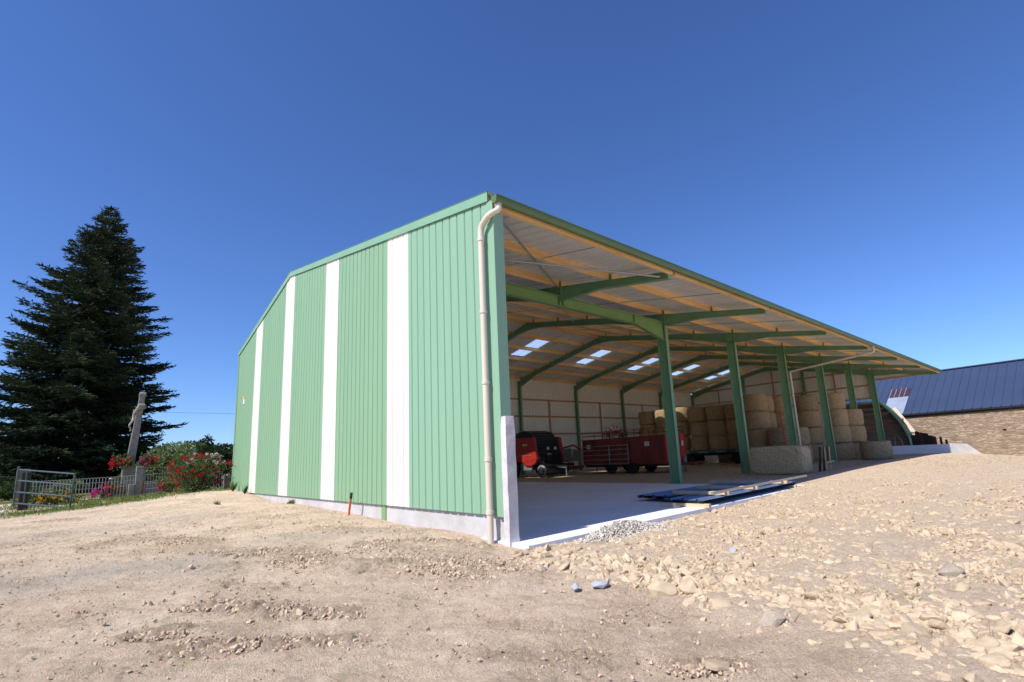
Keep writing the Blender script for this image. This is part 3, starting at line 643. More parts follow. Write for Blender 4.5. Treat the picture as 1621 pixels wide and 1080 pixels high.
# ---------------------------------------------------------------- machinery in the barn
def wheel(name, parent, c, r, w, axis='x', rim=M['rim'], m=M['rubber']):
    t = MB().lathe([(r * .55, -w / 2), (r * .86, -w / 2), (r * .97, -w * .36), (r, -w * .2), (r, w * .2), (r * .97, w * .36), (r * .86, w / 2), (r * .55, w / 2)], 28, (0, 0, 0), axis)
    for k in range(22):
        a = 2 * math.pi * k / 22; d = Vector((0, math.cos(a), math.sin(a))) if axis == 'x' else Vector((math.cos(a), 0, math.sin(a)))
        ax = Vector((1, 0, 0)) if axis == 'x' else Vector((0, 1, 0)); s_ = 1 if k % 2 else -1
        t.bar(d * (r * .99) - ax * w * .02 * s_, d * (r * .99) + ax * w * .42 * s_, .035, .03, up=d)
    e = bpy.data.objects.new(name, None); COL.objects.link(e); e.parent = parent; e.location = c
    t.build('tyre', m, e, smooth=True)
    MB().lathe([(.05, -w * .42), (r * .2, -w * .42), (r * .25, -w * .25), (r * .5, -w * .28), (r * .57, -w * .47), (r * .57, w * .47), (r * .5, w * .28), (r * .25, w * .25), (r * .2, w * .42), (.05, w * .42)], 24, (0, 0, 0), axis).build('rim', rim, e, smooth=True)
    return e
def baler():
    t = thing('round_baler', 'red and black round baler parked at the back of the barn', 'baler', (13.9, 14.6, 0))
    pm = lambda a, b, d: (d, a, b)
    body = [(.02, .62), (-.02, 1.0), (.10, 1.55), (.34, 2.12), (.75, 2.52), (1.25, 2.66), (1.75, 2.60), (2.2, 2.25), (2.5, 1.7), (2.52, 1.1), (2.3, .62), (1.6, .42), (.7, .42)]
    MB().prism(body, pm, .24, 2.02).build('chamber', M['black'], t, bevel=.03)
    side = [(.02, .95), (.06, 1.2), (.20, 2.20), (.26, 2.24), (2.2, 2.24), (2.42, 1.75), (2.46, 1.15), (2.2, .92), (1.25, .86), (.95, .66), (.50, .62), (.12, .80)]
    for x0, x1, nm in ((0, .235, 'near'), (2.025, 2.26, 'far')):
        o = MB().prism(side, pm, x0, x1).build('side_panel', M['red'], t, bevel=.05)
        if nm == 'near':
            MB().box(-.012, -.001, .75, 1.15, 1.78, 1.88).build('decal', M['decal'], o)
            MB().box(-.012, -.001, .3, 2.1, 1.22, 1.245).build('trim_line', M['grey'], o)
            MB().prism([(.22, 2.24), (2.1, 2.24), (1.9, 2.5), (.55, 2.52)], pm, .02, .22).build('top_cover', M['black'], t, bevel=.03)
    mb = MB()
    for i in range(9):
        u = i / 8; y = -.03 + .75 * u ** 1.8; z = 1.05 + 1.48 * u ** .8
        mb.box(.30, 1.98, y - .05, y + .03, z - .02, z + .02)
    mb.build('front_slats', M['darkgrey'], t)
    MB().box(.4, 1.9, -.12, .02, .8, 1.35).box(.55, .9, -.22, -.11, .9, 1.2).box(1.2, 1.8, -.2, -.11, 1.0, 1.25).build('gearbox_frame', M['black'], t, bevel=.02)
    for k in range(5):
        x = .5 + k * .32; MB().tube([(x, -.13, 1.35), (x + .05, -.26, 1.15 - .05 * (k % 2)), (x + .1, -.2, .85), (1.0, -.15, .7)], .018, 6).build('hose', M['black'], t, smooth=True)
    for x in (.78, 1.35): MB().lathe([(.02, -.035), (.09, -.035), (.09, 0), (.02, 0)], 18, (x, -.14, 1.58), 'y').build('round_decal', M['decal'], t)
    MB().box(.75, 1.0, -.15, -.121, 1.22, 1.31).build('warning_label', M['yellow'], t)
    wheel('wheel', t, (.05, 2.05, .42), .42, .36); wheel('wheel', t, (2.2, 2.05, .42), .42, .36)
    MB().prism([(.55, .40), (1.5, .40), (1.5, .80), (.7, .83), (.5, .68)], pm, .10, .18).build('fender', M['grey'], t, bevel=.01)
    mb = MB().lathe([(.03, .05), (.24, .06), (.27, .12), (.27, 1.9), (.24, 1.96), (.03, 1.97)], 20, (0, -.35, .40), 'x')
    for k in range(10):
        for q in range(9):
            a = 2 * math.pi * k / 10; x = .2 + q * .2
            mb.tube([(x, -.35 + .26 * math.cos(a), .40 + .26 * math.sin(a)), (x, -.35 + .38 * math.cos(a + .2), .40 + .38 * math.sin(a + .2))], .006, 4)
    mb.build('pickup_reel', M['black'], t, smooth=True)
    mb = MB().lathe([(.02, -.05), (.30, -.045), (.345, -.02), (.345, .02), (.30, .045), (.02, .05)], 28, (-.04, -.42, .345), 'x')
    gw = mb.build('gauge_wheel', M['zinc'], t, smooth=True)
    mb = MB()
    for k in range(8):
        a = 2 * math.pi * k / 8; mb.lathe([(.005, -.004), (.055, -.004), (.055, .004), (.005, .004)], 12, (-.0945, -.42 + .20 * math.cos(a), .345 + .20 * math.sin(a)), 'x')
    mb.build('disc_holes', M['black'], gw)
    MB().bar((.95, -.05, .62), (1.1, -1.25, .52), .13, .13).bar((1.25, -.05, .62), (1.1, -1.25, .52), .1, .1).tube([(1.1, -1.2, .5), (1.1, -1.2, .02)], .035).build('drawbar', M['grey'], t)
    MB().bar((.1, -.62, .72), (2.1, -.62, .66), .22, .02).tube([(.1, -.62, .72), (.15, -.1, .9)], .02).tube([(2.1, -.62, .66), (2.05, -.1, .9)], .02).build('wind_guard', M['black'], t)
baler()
def mower():
    t = thing('disc_mower', 'folded red mower with grey guards between the baler and trailer', 'mower', (17.15, 15.75, 0))
    MB().box(.1, 1.5, .5, .75, .45, .65).bar((.2, .2, .5), (.25, .4, 1.55), .10, .10).bar((.25, .4, 1.55), (1.35, .3, 1.75), .10, .10).bar((1.35, .3, 1.75), (1.9, .2, 1.4), .08, .08).build('frame', M['dullred'], t, bevel=.01)
    MB().prism([(.05, .7), (.95, .72), (.85, 1.55), (.15, 1.5)], lambda a, b, d: (a, d, b), .1, .16).prism([(1.0, .75), (1.7, .75), (1.6, 1.35), (1.1, 1.4)], lambda a, b, d: (a, d, b), .14, .2).build('guard_sheet', M['grey'], t)
    MB().box(0, 1.9, .0, .45, .28, .44).build('cutter_bar', M['dullred'], t, bevel=.02)
    for x in (.25, .75, 1.25, 1.7): MB().lathe([(.04, .2), (.2, .22), (.2, .25), (.05, .28)], 18, (x, .2, 0)).build('disc', M['grey'], t)
    MB().tube([(.5, .5, 0), (.5, .5, .5)], .03).tube([(1.4, .5, 0), (1.4, .5, .5)], .03).build('stand', M['grey'], t)
    MB().tube([(1.6, .0, 1.55), (1.8, -.1, 1.62), (1.95, -.1, 1.5), (2.0, -.1, 1.3)], .025, 8).build('hose', M['orange'], t, smooth=True)
mower()
def tedder():
    t = thing('hay_tedder', 'folded red hay tedder rising behind the cattle trailer', 'tedder', (20.1, 14.6, 0))
    MB().bar((0, 0, .9), (2.2, 0, .9), .12, .12).bar((.4, 0, .9), (.35, .1, 2.5), .09, .09).bar((1.7, 0, .9), (1.8, .1, 2.4), .09, .09).bar((1.1, 0, .9), (1.1, -1.0, .6), .1, .1).tube([(1.1, -1.0, .6), (1.1, -1.0, 0)], .04).build('frame', M['dullred'], t, bevel=.01)
    for cx, cz in ((.35, 2.3), (1.8, 2.25), (1.1, 2.45)):
        mb = MB(); n = 18; mb.tube([(cx + .42 * math.cos(2 * math.pi * k / n), .12, cz + .42 * math.sin(2 * math.pi * k / n)) for k in range(n + 1)], .016, 6)
        for k in range(7):
            a = 2 * math.pi * k / 7 + cx; mb.tube([(cx, .1, cz), (cx + .6 * math.cos(a), .14, cz + .6 * math.sin(a))], .016, 6)
            mb.tube([(cx + .6 * math.cos(a), .14, cz + .6 * math.sin(a)), (cx + .62 * math.cos(a), -.2, cz + .62 * math.sin(a))], .008, 5)
        mb.lathe([(.02, -.04), (.12, -.04), (.12, .1), (.02, .1)], 12, (cx, .1, cz), 'y'); mb.build('rotor', M['dullred'], t)
    wheel('wheel', t, (.3, .1, .26), .26, .16); wheel('wheel', t, (1.9, .1, .26), .26, .16)
tedder()
def trailer():
    t = thing('cattle_trailer', 'long dull red cattle trailer with railed top, parked in the barn', 'trailer', (17.3, 8.45, 0)); W_, L_ = 1.9, 5.75
    mb = MB().box(.15, .27, -.0, L_, .36, .47).box(W_ - .27, W_ - .15, 0, L_, .36, .47)
    for k in range(6): mb.box(.275, W_ - .275, .1 + k * 1.1, .2 + k * 1.1, .37, .46)
    mb.build('chassis', M['black'], t)
    MB().box(0, W_, 0, L_, .472, .53).build('floor', M['dullred'], t)
    for x in (0, W_ - .035):
        mb = MB().box(x, x + .035, .04, L_ - .04, .531, 1.93)
        n = 8
        for k in range(n + 1):
            y = .04 + (L_ - .14) * k / n; mb.box(x - .03 if x == 0 else x + .036, x - .001 if x == 0 else x + .066, y, y + .06, .535, 1.97)
        for z in (.56, 1.0, 1.45, 1.91): mb.box(x - .02 if x == 0 else x + .036, x - .0005 if x == 0 else x + .056, .1, L_ - .1, z, z + .05)
        mb.build('side_panel', M['dullred'], t)
    mb = MB().box(0.0, W_, -.0, .035, .531, 1.97)
    for k in range(5): mb.box(.02 + k * (W_ - .1) / 4, .08 + k * (W_ - .1) / 4, -.03, -.001, .535, 1.96)
    mb.build('front_panel', M['red'], t)
    mb = MB().box(0, W_, L_ - .035, L_, .531, 1.97); mb.build('rear_door', M['dullred'], t)
    mb = MB()
    for x in (.02, W_ - .02):
        for z in (2.17, 2.36): mb.tube([(x, .02, z), (x, L_ - .02, z)], .018, 6)
        for k in range(7): y = .03 + (L_ - .06) * k / 6; mb.tube([(x, y, 1.93), (x, y, 2.36)], .018 if k not in (3,) else .03, 6)
    for y in (.02, L_ - .02):
        for z in (2.17, 2.36): mb.tube([(.02, y, z), (W_ - .02, y, z)], .018, 6)
    mb.build('top_rail', M['dullred'], t)
    for y in (2.25, 3.75):
        for x in (.12, W_ - .12): wheel('wheel', t, (x, y, .40), .40, .24)
    MB().bar((.4, 0, .42), (.95, -1.55, .5), .08, .1).bar((W_ - .4, 0, .42), (.95, -1.55, .5), .08, .1).lathe([(.02, -.04), (.07, -.04), (.07, .04), (.02, .04)], 12, (.95, -1.62, .5)).build('drawbar', M['dullred'], t)
    MB().tube([(1.55, -.12, .9), (1.55, -.12, .05)], .035, 8).lathe([(.02, .0), (.1, .0), (.1, .03), (.02, .03)], 12, (1.55, -.12, .0)).box(1.45, 1.65, -.15, -.032, .5, .75).build('jack_leg', M['grey'], t)
    MB().tube([(.3, 5.0, .0), (.3, 5.0, .38)], .03, 8).build('rear_prop', M['orange'], t)
    for y, z in ((.95, 1.42), (5.1, 1.42)): MB().box(-.037, -.0205, y, y + .3, z, z + .24).build('number_plate', M['decal'], t)
    for x in (.25, 1.5): MB().box(x, x + .16, -.037, -.0305, 1.36, 1.62).build('reflector', M['decal'], t)
trailer()
def hgate():
    t = thing('livestock_gate', 'grey tubular gate hung along the side of the cattle trailer', 'gate', (17.19, 10.75, .5))
    mb = MB(); L_ = 3.4
    for z in (.04, .28, .55, .82, 1.05): mb.tube([(0, .03, z), (0, L_, z)], .02, 8)
    mb.build('rails', M['zinc'], t, smooth=True)
    for y in (.03, 1.35, L_): MB().tube([(-.002, y, 0), (-.002, y, 1.09)], .026, 8).build('upright', M['zinc'], t, smooth=True)
    MB().box(.0, .09, .6, .64, .84, .9).box(.0, .09, 2.6, 2.64, .84, .9).build('hook', M['zinc'], t)
hgate()
def wagon():
    t = thing('flat_wagon', 'flat teal farm wagon loaded with round straw bales', 'wagon', (27.25, 8.7, 0)); L_ = 5.5
    MB().box(0, 1.7, 0, L_, .80, .92).build('deck', M['teal'], t, bevel=.01)
    for k in range(4): MB().box(-.025, -.001, .25 + k * 1.35, .95 + k * 1.35, .79, .91).build('side_plate', M['paleteal'], t)
    MB().box(.3, .42, 0, L_, .6, .795).box(1.28, 1.4, 0, L_, .6, .795).bar((.36, 0, .66), (.85, -1.4, .55), .1, .1).bar((1.34, 0, .66), (.85, -1.4, .55), .1, .1).build('chassis', M['black'], t)
    for y in (1.0, 4.4):
        for x in (.25, 1.45): wheel('wheel', t, (x, y, .36), .36, .24, rim=M['black'])
wagon()
def ladder_():
    t = thing('wooden_ladder', 'orange ladder leaning on the low straw bales by the third post', 'ladder', (22.98, 4.5, 0))
    a, b = Vector((0, 0, 0)), Vector((.55, .35, 3.0)); s_ = Vector((.2, -.30, 0))
    for q in (-.5, .5): MB().bar(a + s_ * q, b + s_ * q, .045, .07).build('stile', M['ladder'], t)
    for k in range(10):
        c = a.lerp(b, (k + .6) / 10.4); MB().tube([c - s_ * .5, c + s_ * .5], .017, 6).build('rung', M['ladder'], t)
ladder_()
def stand_():
    t = thing('wooden_rack', 'small rack of two dark boards with a pale crossbar, beside the hay bale', 'rack', (16.75, .92, 0))
    for x in (.0, .50): MB().bar((x, .25, 0), (x + .04, .12, 1.02), .20, .03, up=(0, 1, 0)).build('board', M['darkwood'], t)
    for x in (.13, .64): MB().bar((x, .05, 0), (x + .02, -.0, 1.0), .035, .035).build('upright', M['batten'], t)
    MB().bar((.1, -.0, .40), (.95, -.03, .42), .03, .035).build('crossbar', M['batten'], t)
stand_()

# ---------------------------------------------------------------- roofing sheets waiting on the slab
def sheet_stack(x0, y0, L_, W_, n, z0, rz, label):
    t = thing('roof_sheet_stack', label, 'roof sheets', (x0, y0, z0), rz, 'packs of roofing sheets on the slab')
    for k in range(n):
        us = [0]; ds = [0]; u = 0
        while u < W_ - .01:
            for a, d in ((.10, 0), (.12, .03), (.16, .03), (.18, 0), (.3333, 0)):
                us.append(u + a); ds.append(d)
            u += .3333
        mb = MB(); j = random.uniform(-.02, .02); z = .012 * k
        for (a, da), (b, db) in zip(zip(us, ds), zip(us[1:], ds[1:])):
            mb.add([(j, a, z + da), (L_ + j, a, z + da), (L_ + j, b, z + db), (j, b, z + db)], [(0, 1, 2, 3)])
        mb.build('sheet', M['sheetblue'], t)
    return t
sheet_stack(5.55, .72, 5.5, 1.0, 6, .075, rad(-1.5), 'pack of slate blue roofing sheets lying flat, the one nearer the barn')
sheet_stack(4.95, -.46, 5.3, 1.0, 6, .075, rad(1.0), 'pack of slate blue roofing sheets lying flat, the one at the slab edge')
bt = [(4.97, -.60, .0, .62, 1.15, rad(3), 'pale timber bearer under the near end of the sheet packs'), (6.0, -.52, .165, 0, 1.35, rad(6), 'short pale batten lying across the sheets, nearest the pillar'), (7.5, -.5, .165, 0, 1.6, rad(4), 'pale batten lying across the middle of the sheets'), (9.3, -.5, .165, 0, 2.2, rad(2), 'pale batten lying across the far end of the sheets'), (10.0, -.45, .0, 0, 2.2, rad(2), 'pale timber bearer under the far end of the sheet packs')]
for x, y, z, _, L_, rz, lb in bt:
    o = MB().box(-.05, .05, 0, L_, 0, .072).build('timber_batten', M['batten'], None, bevel=.004); o.location = (x, y, z + .002); o.rotation_euler = (0, 0, rz); tag(o, lb, 'batten', 'timber battens with the roofing sheets')
o = MB().box(0, 5.8, -.03, .03, 0, .05).build('metal_flashing', M['zinc'], None); o.location = (5.3, -.49, .232); o.rotation_euler = (0, 0, rad(1.5)); tag(o, 'long pale metal strip lying along the front of the sheets', 'metal strip')
o = MB().tube([(0, 0, -.3), (.0, -.20, .40)], .026, 12).build('warning_stake', M['orange'], None, smooth=True); o.location = (-.22, 5.55, .10); tag(o, 'short orange pipe with a black cap leaning out of the earth by the wall', 'stake')
MB().tube([(0, -.199, .395), (0, -.235, .52)], .03, 12).build('cap', M['black'], o, smooth=True)

# ---------------------------------------------------------------- behind the barn: stone building, shed, walls
def stone_building():
    t = thing('stone_building', 'low rubble stone farm building with a slate blue metal roof', 'farm building', (44.26, -3.47, 0), math.atan2(.993, .12))
    # local x runs along the wall (away from the viewer), local -y is behind it
    X0, X1, D, E_ = -20, 15.5, 9.4, 3.05; pm = lambda a, b, d: (a, d, b)
    def wall(poly, d0, d1): MB().prism(poly, pm, d0, d1).build('wall', M['masonry'], t)
    mb = MB(); ops = [(-3.4, 1.35), (1.2, 1.28), (-8, 1.3)]
    for a, b in ((X0, -8), (-7.8, -3.4), (-3.2, 1.2), (1.4, X1)): mb.box(a, b, -.5, 0, -1.6, E_ - .18)
    for x, z in ops: mb.box(x, x + .2, -.5, 0, -1.6, z).box(x, x + .2, -.5, 0, z + .12, E_ - .18).box(x, x + .2, -.5, -.35, z, z + .12)
    mb.build('wall', M['masonry'], t)
    MB().box(X0, X1, -D, -D + .5, -1.6, E_ - .18).box(X0, X0 + .5, -D + .51, -.51, -1.6, E_ + .0).box(X1 - .5, X1, -D + .51, -.51, -1.6, E_).build('wall', M['masonry'], t)
    mb = MB(); sl_ = .755; zz = lambda y: E_ + .07 + sl_ * (-y if y > -D / 2 else D + y)
    xs = []; x = X0 - .2
    while x < X1 + .2: xs += [(x, 0), (x + .46, 0), (x + .475, .05), (x + .515, .05), (x + .53, 0)]; x += .55
    for y0, y1 in ((.14, -D / 2), (-D / 2, -D - .3)):
        for (a, da), (b, db) in zip(xs, xs[1:]):
            z = lambda y: zz(y) if y <= 0 else E_ + .07 - sl_ * y
            if b > a + 1e-6: mb.add([(a, y0, z(y0) + da), (b, y0, z(y0) + db), (b, y1, z(y1) + db), (a, y1, z(y1) + da)], [(0, 1, 2, 3)])
    mb.build('roof', M['roofblue'], t)
    MB().box(X0 - .2, X1 + .2, .12, .22, E_ - .16, E_ - .05).box(X0, X1, .002, .10, E_ - .30, E_ - .18).build('gutter', M['black'], t)
    MB().chain([(-D / 2 - .2, zz(-D / 2) - .02, zz(-D / 2) + .06), (-D / 2 + .2, zz(-D / 2) - .02, zz(-D / 2) + .06)], X0 - .2, X1 + .2, lambda u, w, v: (w, u, v)).build('ridge_cap', M['roofblue'], t)
    for k in range(4):
        x = 7.3 + k * .36; mb = MB().chain([(-2.85, zz(-2.85) + .055, zz(-2.85) + .075), (-1.9, zz(-1.9) + .055, zz(-1.9) + .075)], x, x + .28, lambda u, w, v: (w, u, v)).build('rooflight', M['darkred'], t)
        MB().chain([(-2.87, zz(-2.87) + .05, zz(-2.87) + .10), (-1.88, zz(-1.88) + .05, zz(-1.88) + .10)], x + .29, x + .33, lambda u, w, v: (w, u, v)).build('edge_strip', M['palesheet'], mb)
    MB().chain([(-1.86, zz(-1.86) + .052, zz(-1.86) + .058), (.12, E_ + .07 - sl_ * .12 + .052, E_ + .07 - sl_ * .12 + .058)], 7.25, 8.75, lambda u, w, v: (w, u, v)).build('pale_sheet', M['palesheet'], t)
    return t
M['darkred'] = mat('dark_rooflight', (.07, .035, .045), .25); M['palesheet'] = mat('pale_roof_sheet', (.27, .31, .40), .4, 0, (.22, .255, .34), .8)
stone_building()
def shed():
    t = thing('arched_shed', 'dark lean-to behind the barn with a curved green roof edge', 'shed', (41.0, 3.1, 0)); pts = []
    pts = [(-.30, .9), (-.16, 1.55), (.02, 2.13), (.33, 2.72), (.75, 3.38), (1.21, 3.92), (1.6, 4.02), (9.0, 4.1)]; n = len(pts); mb = MB()
    for i in range(n - 1):
        (a, b), (c, d) = pts[i], pts[i + 1]; mb.bar((.1, (a + c) / 2, (b + d) / 2), (1.3, (a + c) / 2, (b + d) / 2), math.hypot(c - a, d - b) + .02, .03, up=(0, -(d - b), c - a))
    mb.build('roof', M['gutter'], t)
    mb = MB()
    for i in range(n - 1):
        (a, b), (c, d) = pts[i], pts[i + 1]; mb.bar((.05, a, b), (.05, c, d), .1, .13)
    mb.build('roof_edge', M['rake'], t)
    mb = MB().prism([(-.28, -.8)] + [(y, z - .06) for y, z in pts] + [(9.0, -.8)], lambda a, b, d: (d, a, b), 1.15, 1.27)
    for k in range(7): mb.box(1.11, 1.148, .75 if k > 5 else .1, 8.9, -.3 + k * .5, -.3 + k * .5 + .46)
    mb.build('back_wall', M['brownwall'], t)
    for z, y0 in ((3.85, 1.35), (3.4, 1.1), (3.0, .75)): MB().box(.16, .26, y0, 8.8, z, z + .14).build('rail', M['brownwall'], t)
    MB().bar((-.02, -.30, 1.35), (-.02, -.34, .45), .1, .18).build('door_edge', M['palegreen'], t)
M['palegreen'] = mat('pale_green_plastic', (.30, .62, .40), .5)
shed()
o = MB().bar((43.0, 3.90, 3.49), (42.95, 2.86, 1.46), .34, .06, up=(-1, 0, .2)).build('corrugated_strip', M['pvc'], None); tag(o, 'pale narrow sheet leaning along the shed roof edge', 'metal sheet')
o = MB().box(39.9, 40.15, .43, 4.4, -.7, .56).build('block_wall', M['slab'], None, bevel=.015); tag(o, 'low grey concrete wall in shade at the end of the barn', 'wall')
o = MB().prism([(1.05, -1.0), (1.05, .53), (.03, .45), (-1.0, -.62), (-1.0, -1.0)], lambda a, b, d: (d, a, b), 44.2, 44.42).build('ramp_wall', M['concwall'], None, bevel=.015); tag(o, 'white concrete wall with a sloping end in the sun', 'wall')
pst = [(2.86, 1.40, .13, 'first'), (2.63, 1.28, .15, 'second'), (2.40, 1.55, .13, 'third'), (2.16, 1.45, .17, 'fourth'), (1.9, 1.38, .17, 'fifth'), (1.65, 1.2, .16, 'sixth'), (1.43, 1.1, .12, 'seventh')]
for i, (y, z, r_, nm) in enumerate(pst):
    o = MB().prism([(-r_, -.5), (r_, -.5), (r_ * .9, z), (r_ * .3, z + .03), (-r_ * .85, z - .02)], lambda a, b, d, y=y: (41.45 + d, y + a, b), -.1, .1).build('timber_baulk', M['darkwood'] if i % 3 else M['redwood'], None, bevel=.012)
    o.rotation_euler = (0, 0, 0); tag(o, f'dark upright timber behind the low wall, {nm} from the green shed', 'timber', 'dark timbers standing behind the low wall')
for y, z, lb in ((1.10, 1.06, 'taller of two lone dark red posts beyond the low wall'), (.80, .86, 'shorter of two lone dark red posts beyond the low wall')):
    o = MB().prism([(-.075, -.6), (.075, -.6), (.06, z), (-.07, z + .01)], lambda a, b, d, y=y: (41.6 + d, y + a, b), -.07, .07).build('short_post', M['redwood'], None, bevel=.01); tag(o, lb, 'post')
o = MB().tube([(40.9, 3.75, .3), (40.9, 3.72, 1.2), (40.9, 3.5, 1.3), (40.9, 3.3, .9), (40.9, 3.25, .3)], .02, 8).build('pipe_frame', M['zinc'], None, smooth=True); tag(o, 'bent grey pipe frame standing by the end post', 'pipe')

# ---------------------------------------------------------------- rubble, gravel, clods, loose stones
def hull(seed, n=12, flat=.6, wear=0.0):
    rg = np.random.default_rng(seed); bm = bmesh.new()
    for i in range(n):
        v = rg.normal(0, 1, 3); v /= np.linalg.norm(v); v *= rg.uniform(.75, 1.05); bm.verts.new((v[0], v[1] * rg.uniform(.7, 1), v[2] * flat))
    r_ = bmesh.ops.convex_hull(bm, input=bm.verts); bmesh.ops.delete(bm, geom=[g for g in r_['geom_interior'] if isinstance(g, bmesh.types.BMVert)], context='VERTS')
    if wear: bmesh.ops.bevel(bm, geom=list(bm.edges), offset=wear, segments=1, affect='EDGES')
    bmesh.ops.triangulate(bm, faces=bm.faces); bm.verts.index_update()
    V = np.array([v.co[:] for v in bm.verts]); F_ = np.array([[v.index for v in f.verts] for f in bm.faces]); bm.free(); return V, F_
HULLS = [hull(300 + i, 10 + i % 6, .45 + .09 * (i % 5)) for i in range(40)]
WORN = [hull(500 + i, 9 + i % 5, .50 + .08 * (i % 5), .07) for i in range(30)]
def scatter(name, x, y, size, m, sink=.3, tilt=.35, zoff=0.0, z=None):
    z = H0(x, y) if z is None else z; VV = []; FF = []; n0 = 0
    for i in range(len(x)):
        V, F_ = HULLS[i % len(HULLS)] if size[i] < .026 else WORN[i % len(WORN)]; a = RNG.random() * 6.283; s_ = size[i]; tx, ty = RNG.normal(0, tilt, 2)
        ca, sa = math.cos(a), math.sin(a); R_ = np.array([[ca, -sa, 0], [sa, ca, 0], [0, 0, 1]]); T_ = np.array([[1, 0, tx], [0, 1, ty], [-tx, -ty, 1]])
        W_ = (V * RNG.uniform(.75, 1.25, 3)) @ R_.T @ T_.T * s_ + (x[i], y[i], z[i] + s_ * .5 * (1 - 2 * sink) + zoff)
        VV.append(W_); FF.append(F_ + n0); n0 += len(W_)
    return mesh_np(name, np.concatenate(VV), np.concatenate(FF), m)
def sample(n, x0, x1, y0, y1, dens):
    X = []; Y = []; got = 0
    while got < n:
        a = RNG.uniform(x0, x1, n * 2); b = RNG.uniform(y0, y1, n * 2); k = RNG.random(n * 2) < dens(a, b); X.append(a[k]); Y.append(b[k]); got += k.sum()
    return np.concatenate(X)[:n], np.concatenate(Y)[:n]
def infr(x, y):                                       # roughly what the photograph can see of the yard
    dx, dy = x - CC[0], y - CC[1]; f = dx * .664 + dy * .729; r = dx * .745 - dy * .666
    return (f > 1.5) & (r < f * 1.25 + 1.2) & (r > -f * 1.4 - 1)
def rub(a, b): return rubble_mask(a, b) * infr(a, b) * (1 - sstep(.3, .9, np.exp(-((a - 1.9) / 1.2) ** 2 - ((b + .75) / .3) ** 2)))
xs_, ys_ = sample(26000, -.9, 11, -8, -.6, lambda a, b: rub(a, b) * np.clip(1.1 - .11 * a, .1, 1))
sz = np.exp(RNG.normal(np.log(.027), .45, len(xs_))) ; edge = np.exp(-((xs_ + .1) / .6) ** 2); sz = np.minimum(sz * (1 + .9 * edge), .11)
tag(scatter('rubble', xs_, ys_, sz, M['rock'], .36, .30, .010), 'tan crushed rock rubble spread beside the slab', 'rubble', kind='stuff')
xs_, ys_ = sample(20000, -.6, 28, -9, -.4, lambda a, b: rub(a, b) * np.clip(1.1 - .035 * a, .15, 1))
sz = np.exp(RNG.normal(np.log(.014), .45, len(xs_)))
x2, y2 = sample(14000, -.9, 6, -7, -.6, rub); xs_ = np.concatenate([xs_, x2]); ys_ = np.concatenate([ys_, y2]); sz = np.concatenate([sz, np.exp(RNG.normal(np.log(.012), .4, len(x2)))])
tag(scatter('rubble', xs_, ys_, sz, M['rock'], .25, .35, .02), 'small tan stone chippings among the rubble', 'rubble', kind='stuff')
xs_ = RNG.normal(1.9, .75, 3200); ys_ = -.62 - np.abs(RNG.normal(0, .28, 3200)); k = (xs_ > .4) & (xs_ < 5.5); xs_, ys_ = xs_[k], ys_[k]
hh = .20 * np.exp(-((xs_ - 1.9) / .75) ** 2 - ((ys_ + .72) / .28) ** 2)
sz = np.exp(RNG.normal(np.log(.017), .25, len(xs_)))
gv = scatter('gravel_heap', xs_, ys_, sz, M['gravel'], .2, .5, .01, z=H0(xs_, ys_) + hh * RNG.uniform(.55, 1, len(xs_)))
tag(gv, 'small heap of grey gravel against the slab edge', 'gravel', kind='stuff')
def clodd(a, b): return (clod_mask(a, b) ** 1.3 * .95 + .018) * infr(a, b) * (1 - rubble_mask(a, b)) * (a < -.12)
xs_, ys_ = sample(17000, -7, -.12, -5, 9, lambda a, b: (clod_mask(a, b) ** 1.2 * .95 + .05 * sstep(-.1, .5, fbm(a, b, .8, 3, 85)) + .012) * infr(a, b) * (1 - rubble_mask(a, b)) * (a < -.12))
sz = np.exp(RNG.normal(np.log(.0085), .5, len(xs_))) * (1 + 1.1 * clod_mask(xs_, ys_)); sz = np.minimum(sz, .045)
tag(scatter('earth_clods', xs_, ys_, sz, M['clod'], .40, .5, .014), 'broken clods of brown earth on the yard', 'earth', kind='stuff')
xs_, ys_ = sample(1500, -7, 0, -6, 8, lambda a, b: infr(a, b) * .5 * (1 - rubble_mask(a, b)) * (a < -.15)); sz = np.exp(RNG.normal(np.log(.009), .5, len(xs_)))
tag(scatter('pebbles', xs_, ys_, np.minimum(sz, .03), M['rock'], .2, .4, .012), 'pale pebbles scattered over the earth', 'pebbles', kind='stuff')
def boulder(x, y, s, m, label, seed, sc=(1, 1, .6), rz=0):
    rg = np.random.default_rng(seed); bm = bmesh.new()
    for i in range(16):
        v = rg.normal(0, 1, 3); v /= np.linalg.norm(v); bm.verts.new(v * rg.uniform(.85, 1.05))
    r_ = bmesh.ops.convex_hull(bm, input=bm.verts); bmesh.ops.delete(bm, geom=[g for g in r_['geom_interior'] if isinstance(g, bmesh.types.BMVert)], context='VERTS')
    bmesh.ops.bevel(bm, geom=list(bm.edges), offset=.06, segments=1, affect='EDGES')
    me = bpy.data.meshes.new('stone'); bm.to_mesh(me); bm.free(); o = link('stone', me, M[m]); o.scale = (s * sc[0], s * sc[1], s * sc[2]); o.rotation_euler = (rg.normal(0, .15), rg.normal(0, .15), rz)
    o.location = (x, y, gz(x, y) + s * sc[2] * .35 + .02); tag(o, label, 'stone', 'distinct larger stones')
boulder(-.83, -2.21, .06, 'bluerock', 'smaller bluish white stone at the edge of the rubble', 1, (1, .9, .7), .3)
boulder(-.62, -2.36, .095, 'bluerock', 'larger flat bluish stone at the edge of the rubble', 2, (1.25, .9, .55), -.7)
boulder(-.51, -4.10, .135, 'greyrock', 'big grey brown slab of rock at the front of the rubble', 3, (1.3, .85, .65), -.75)
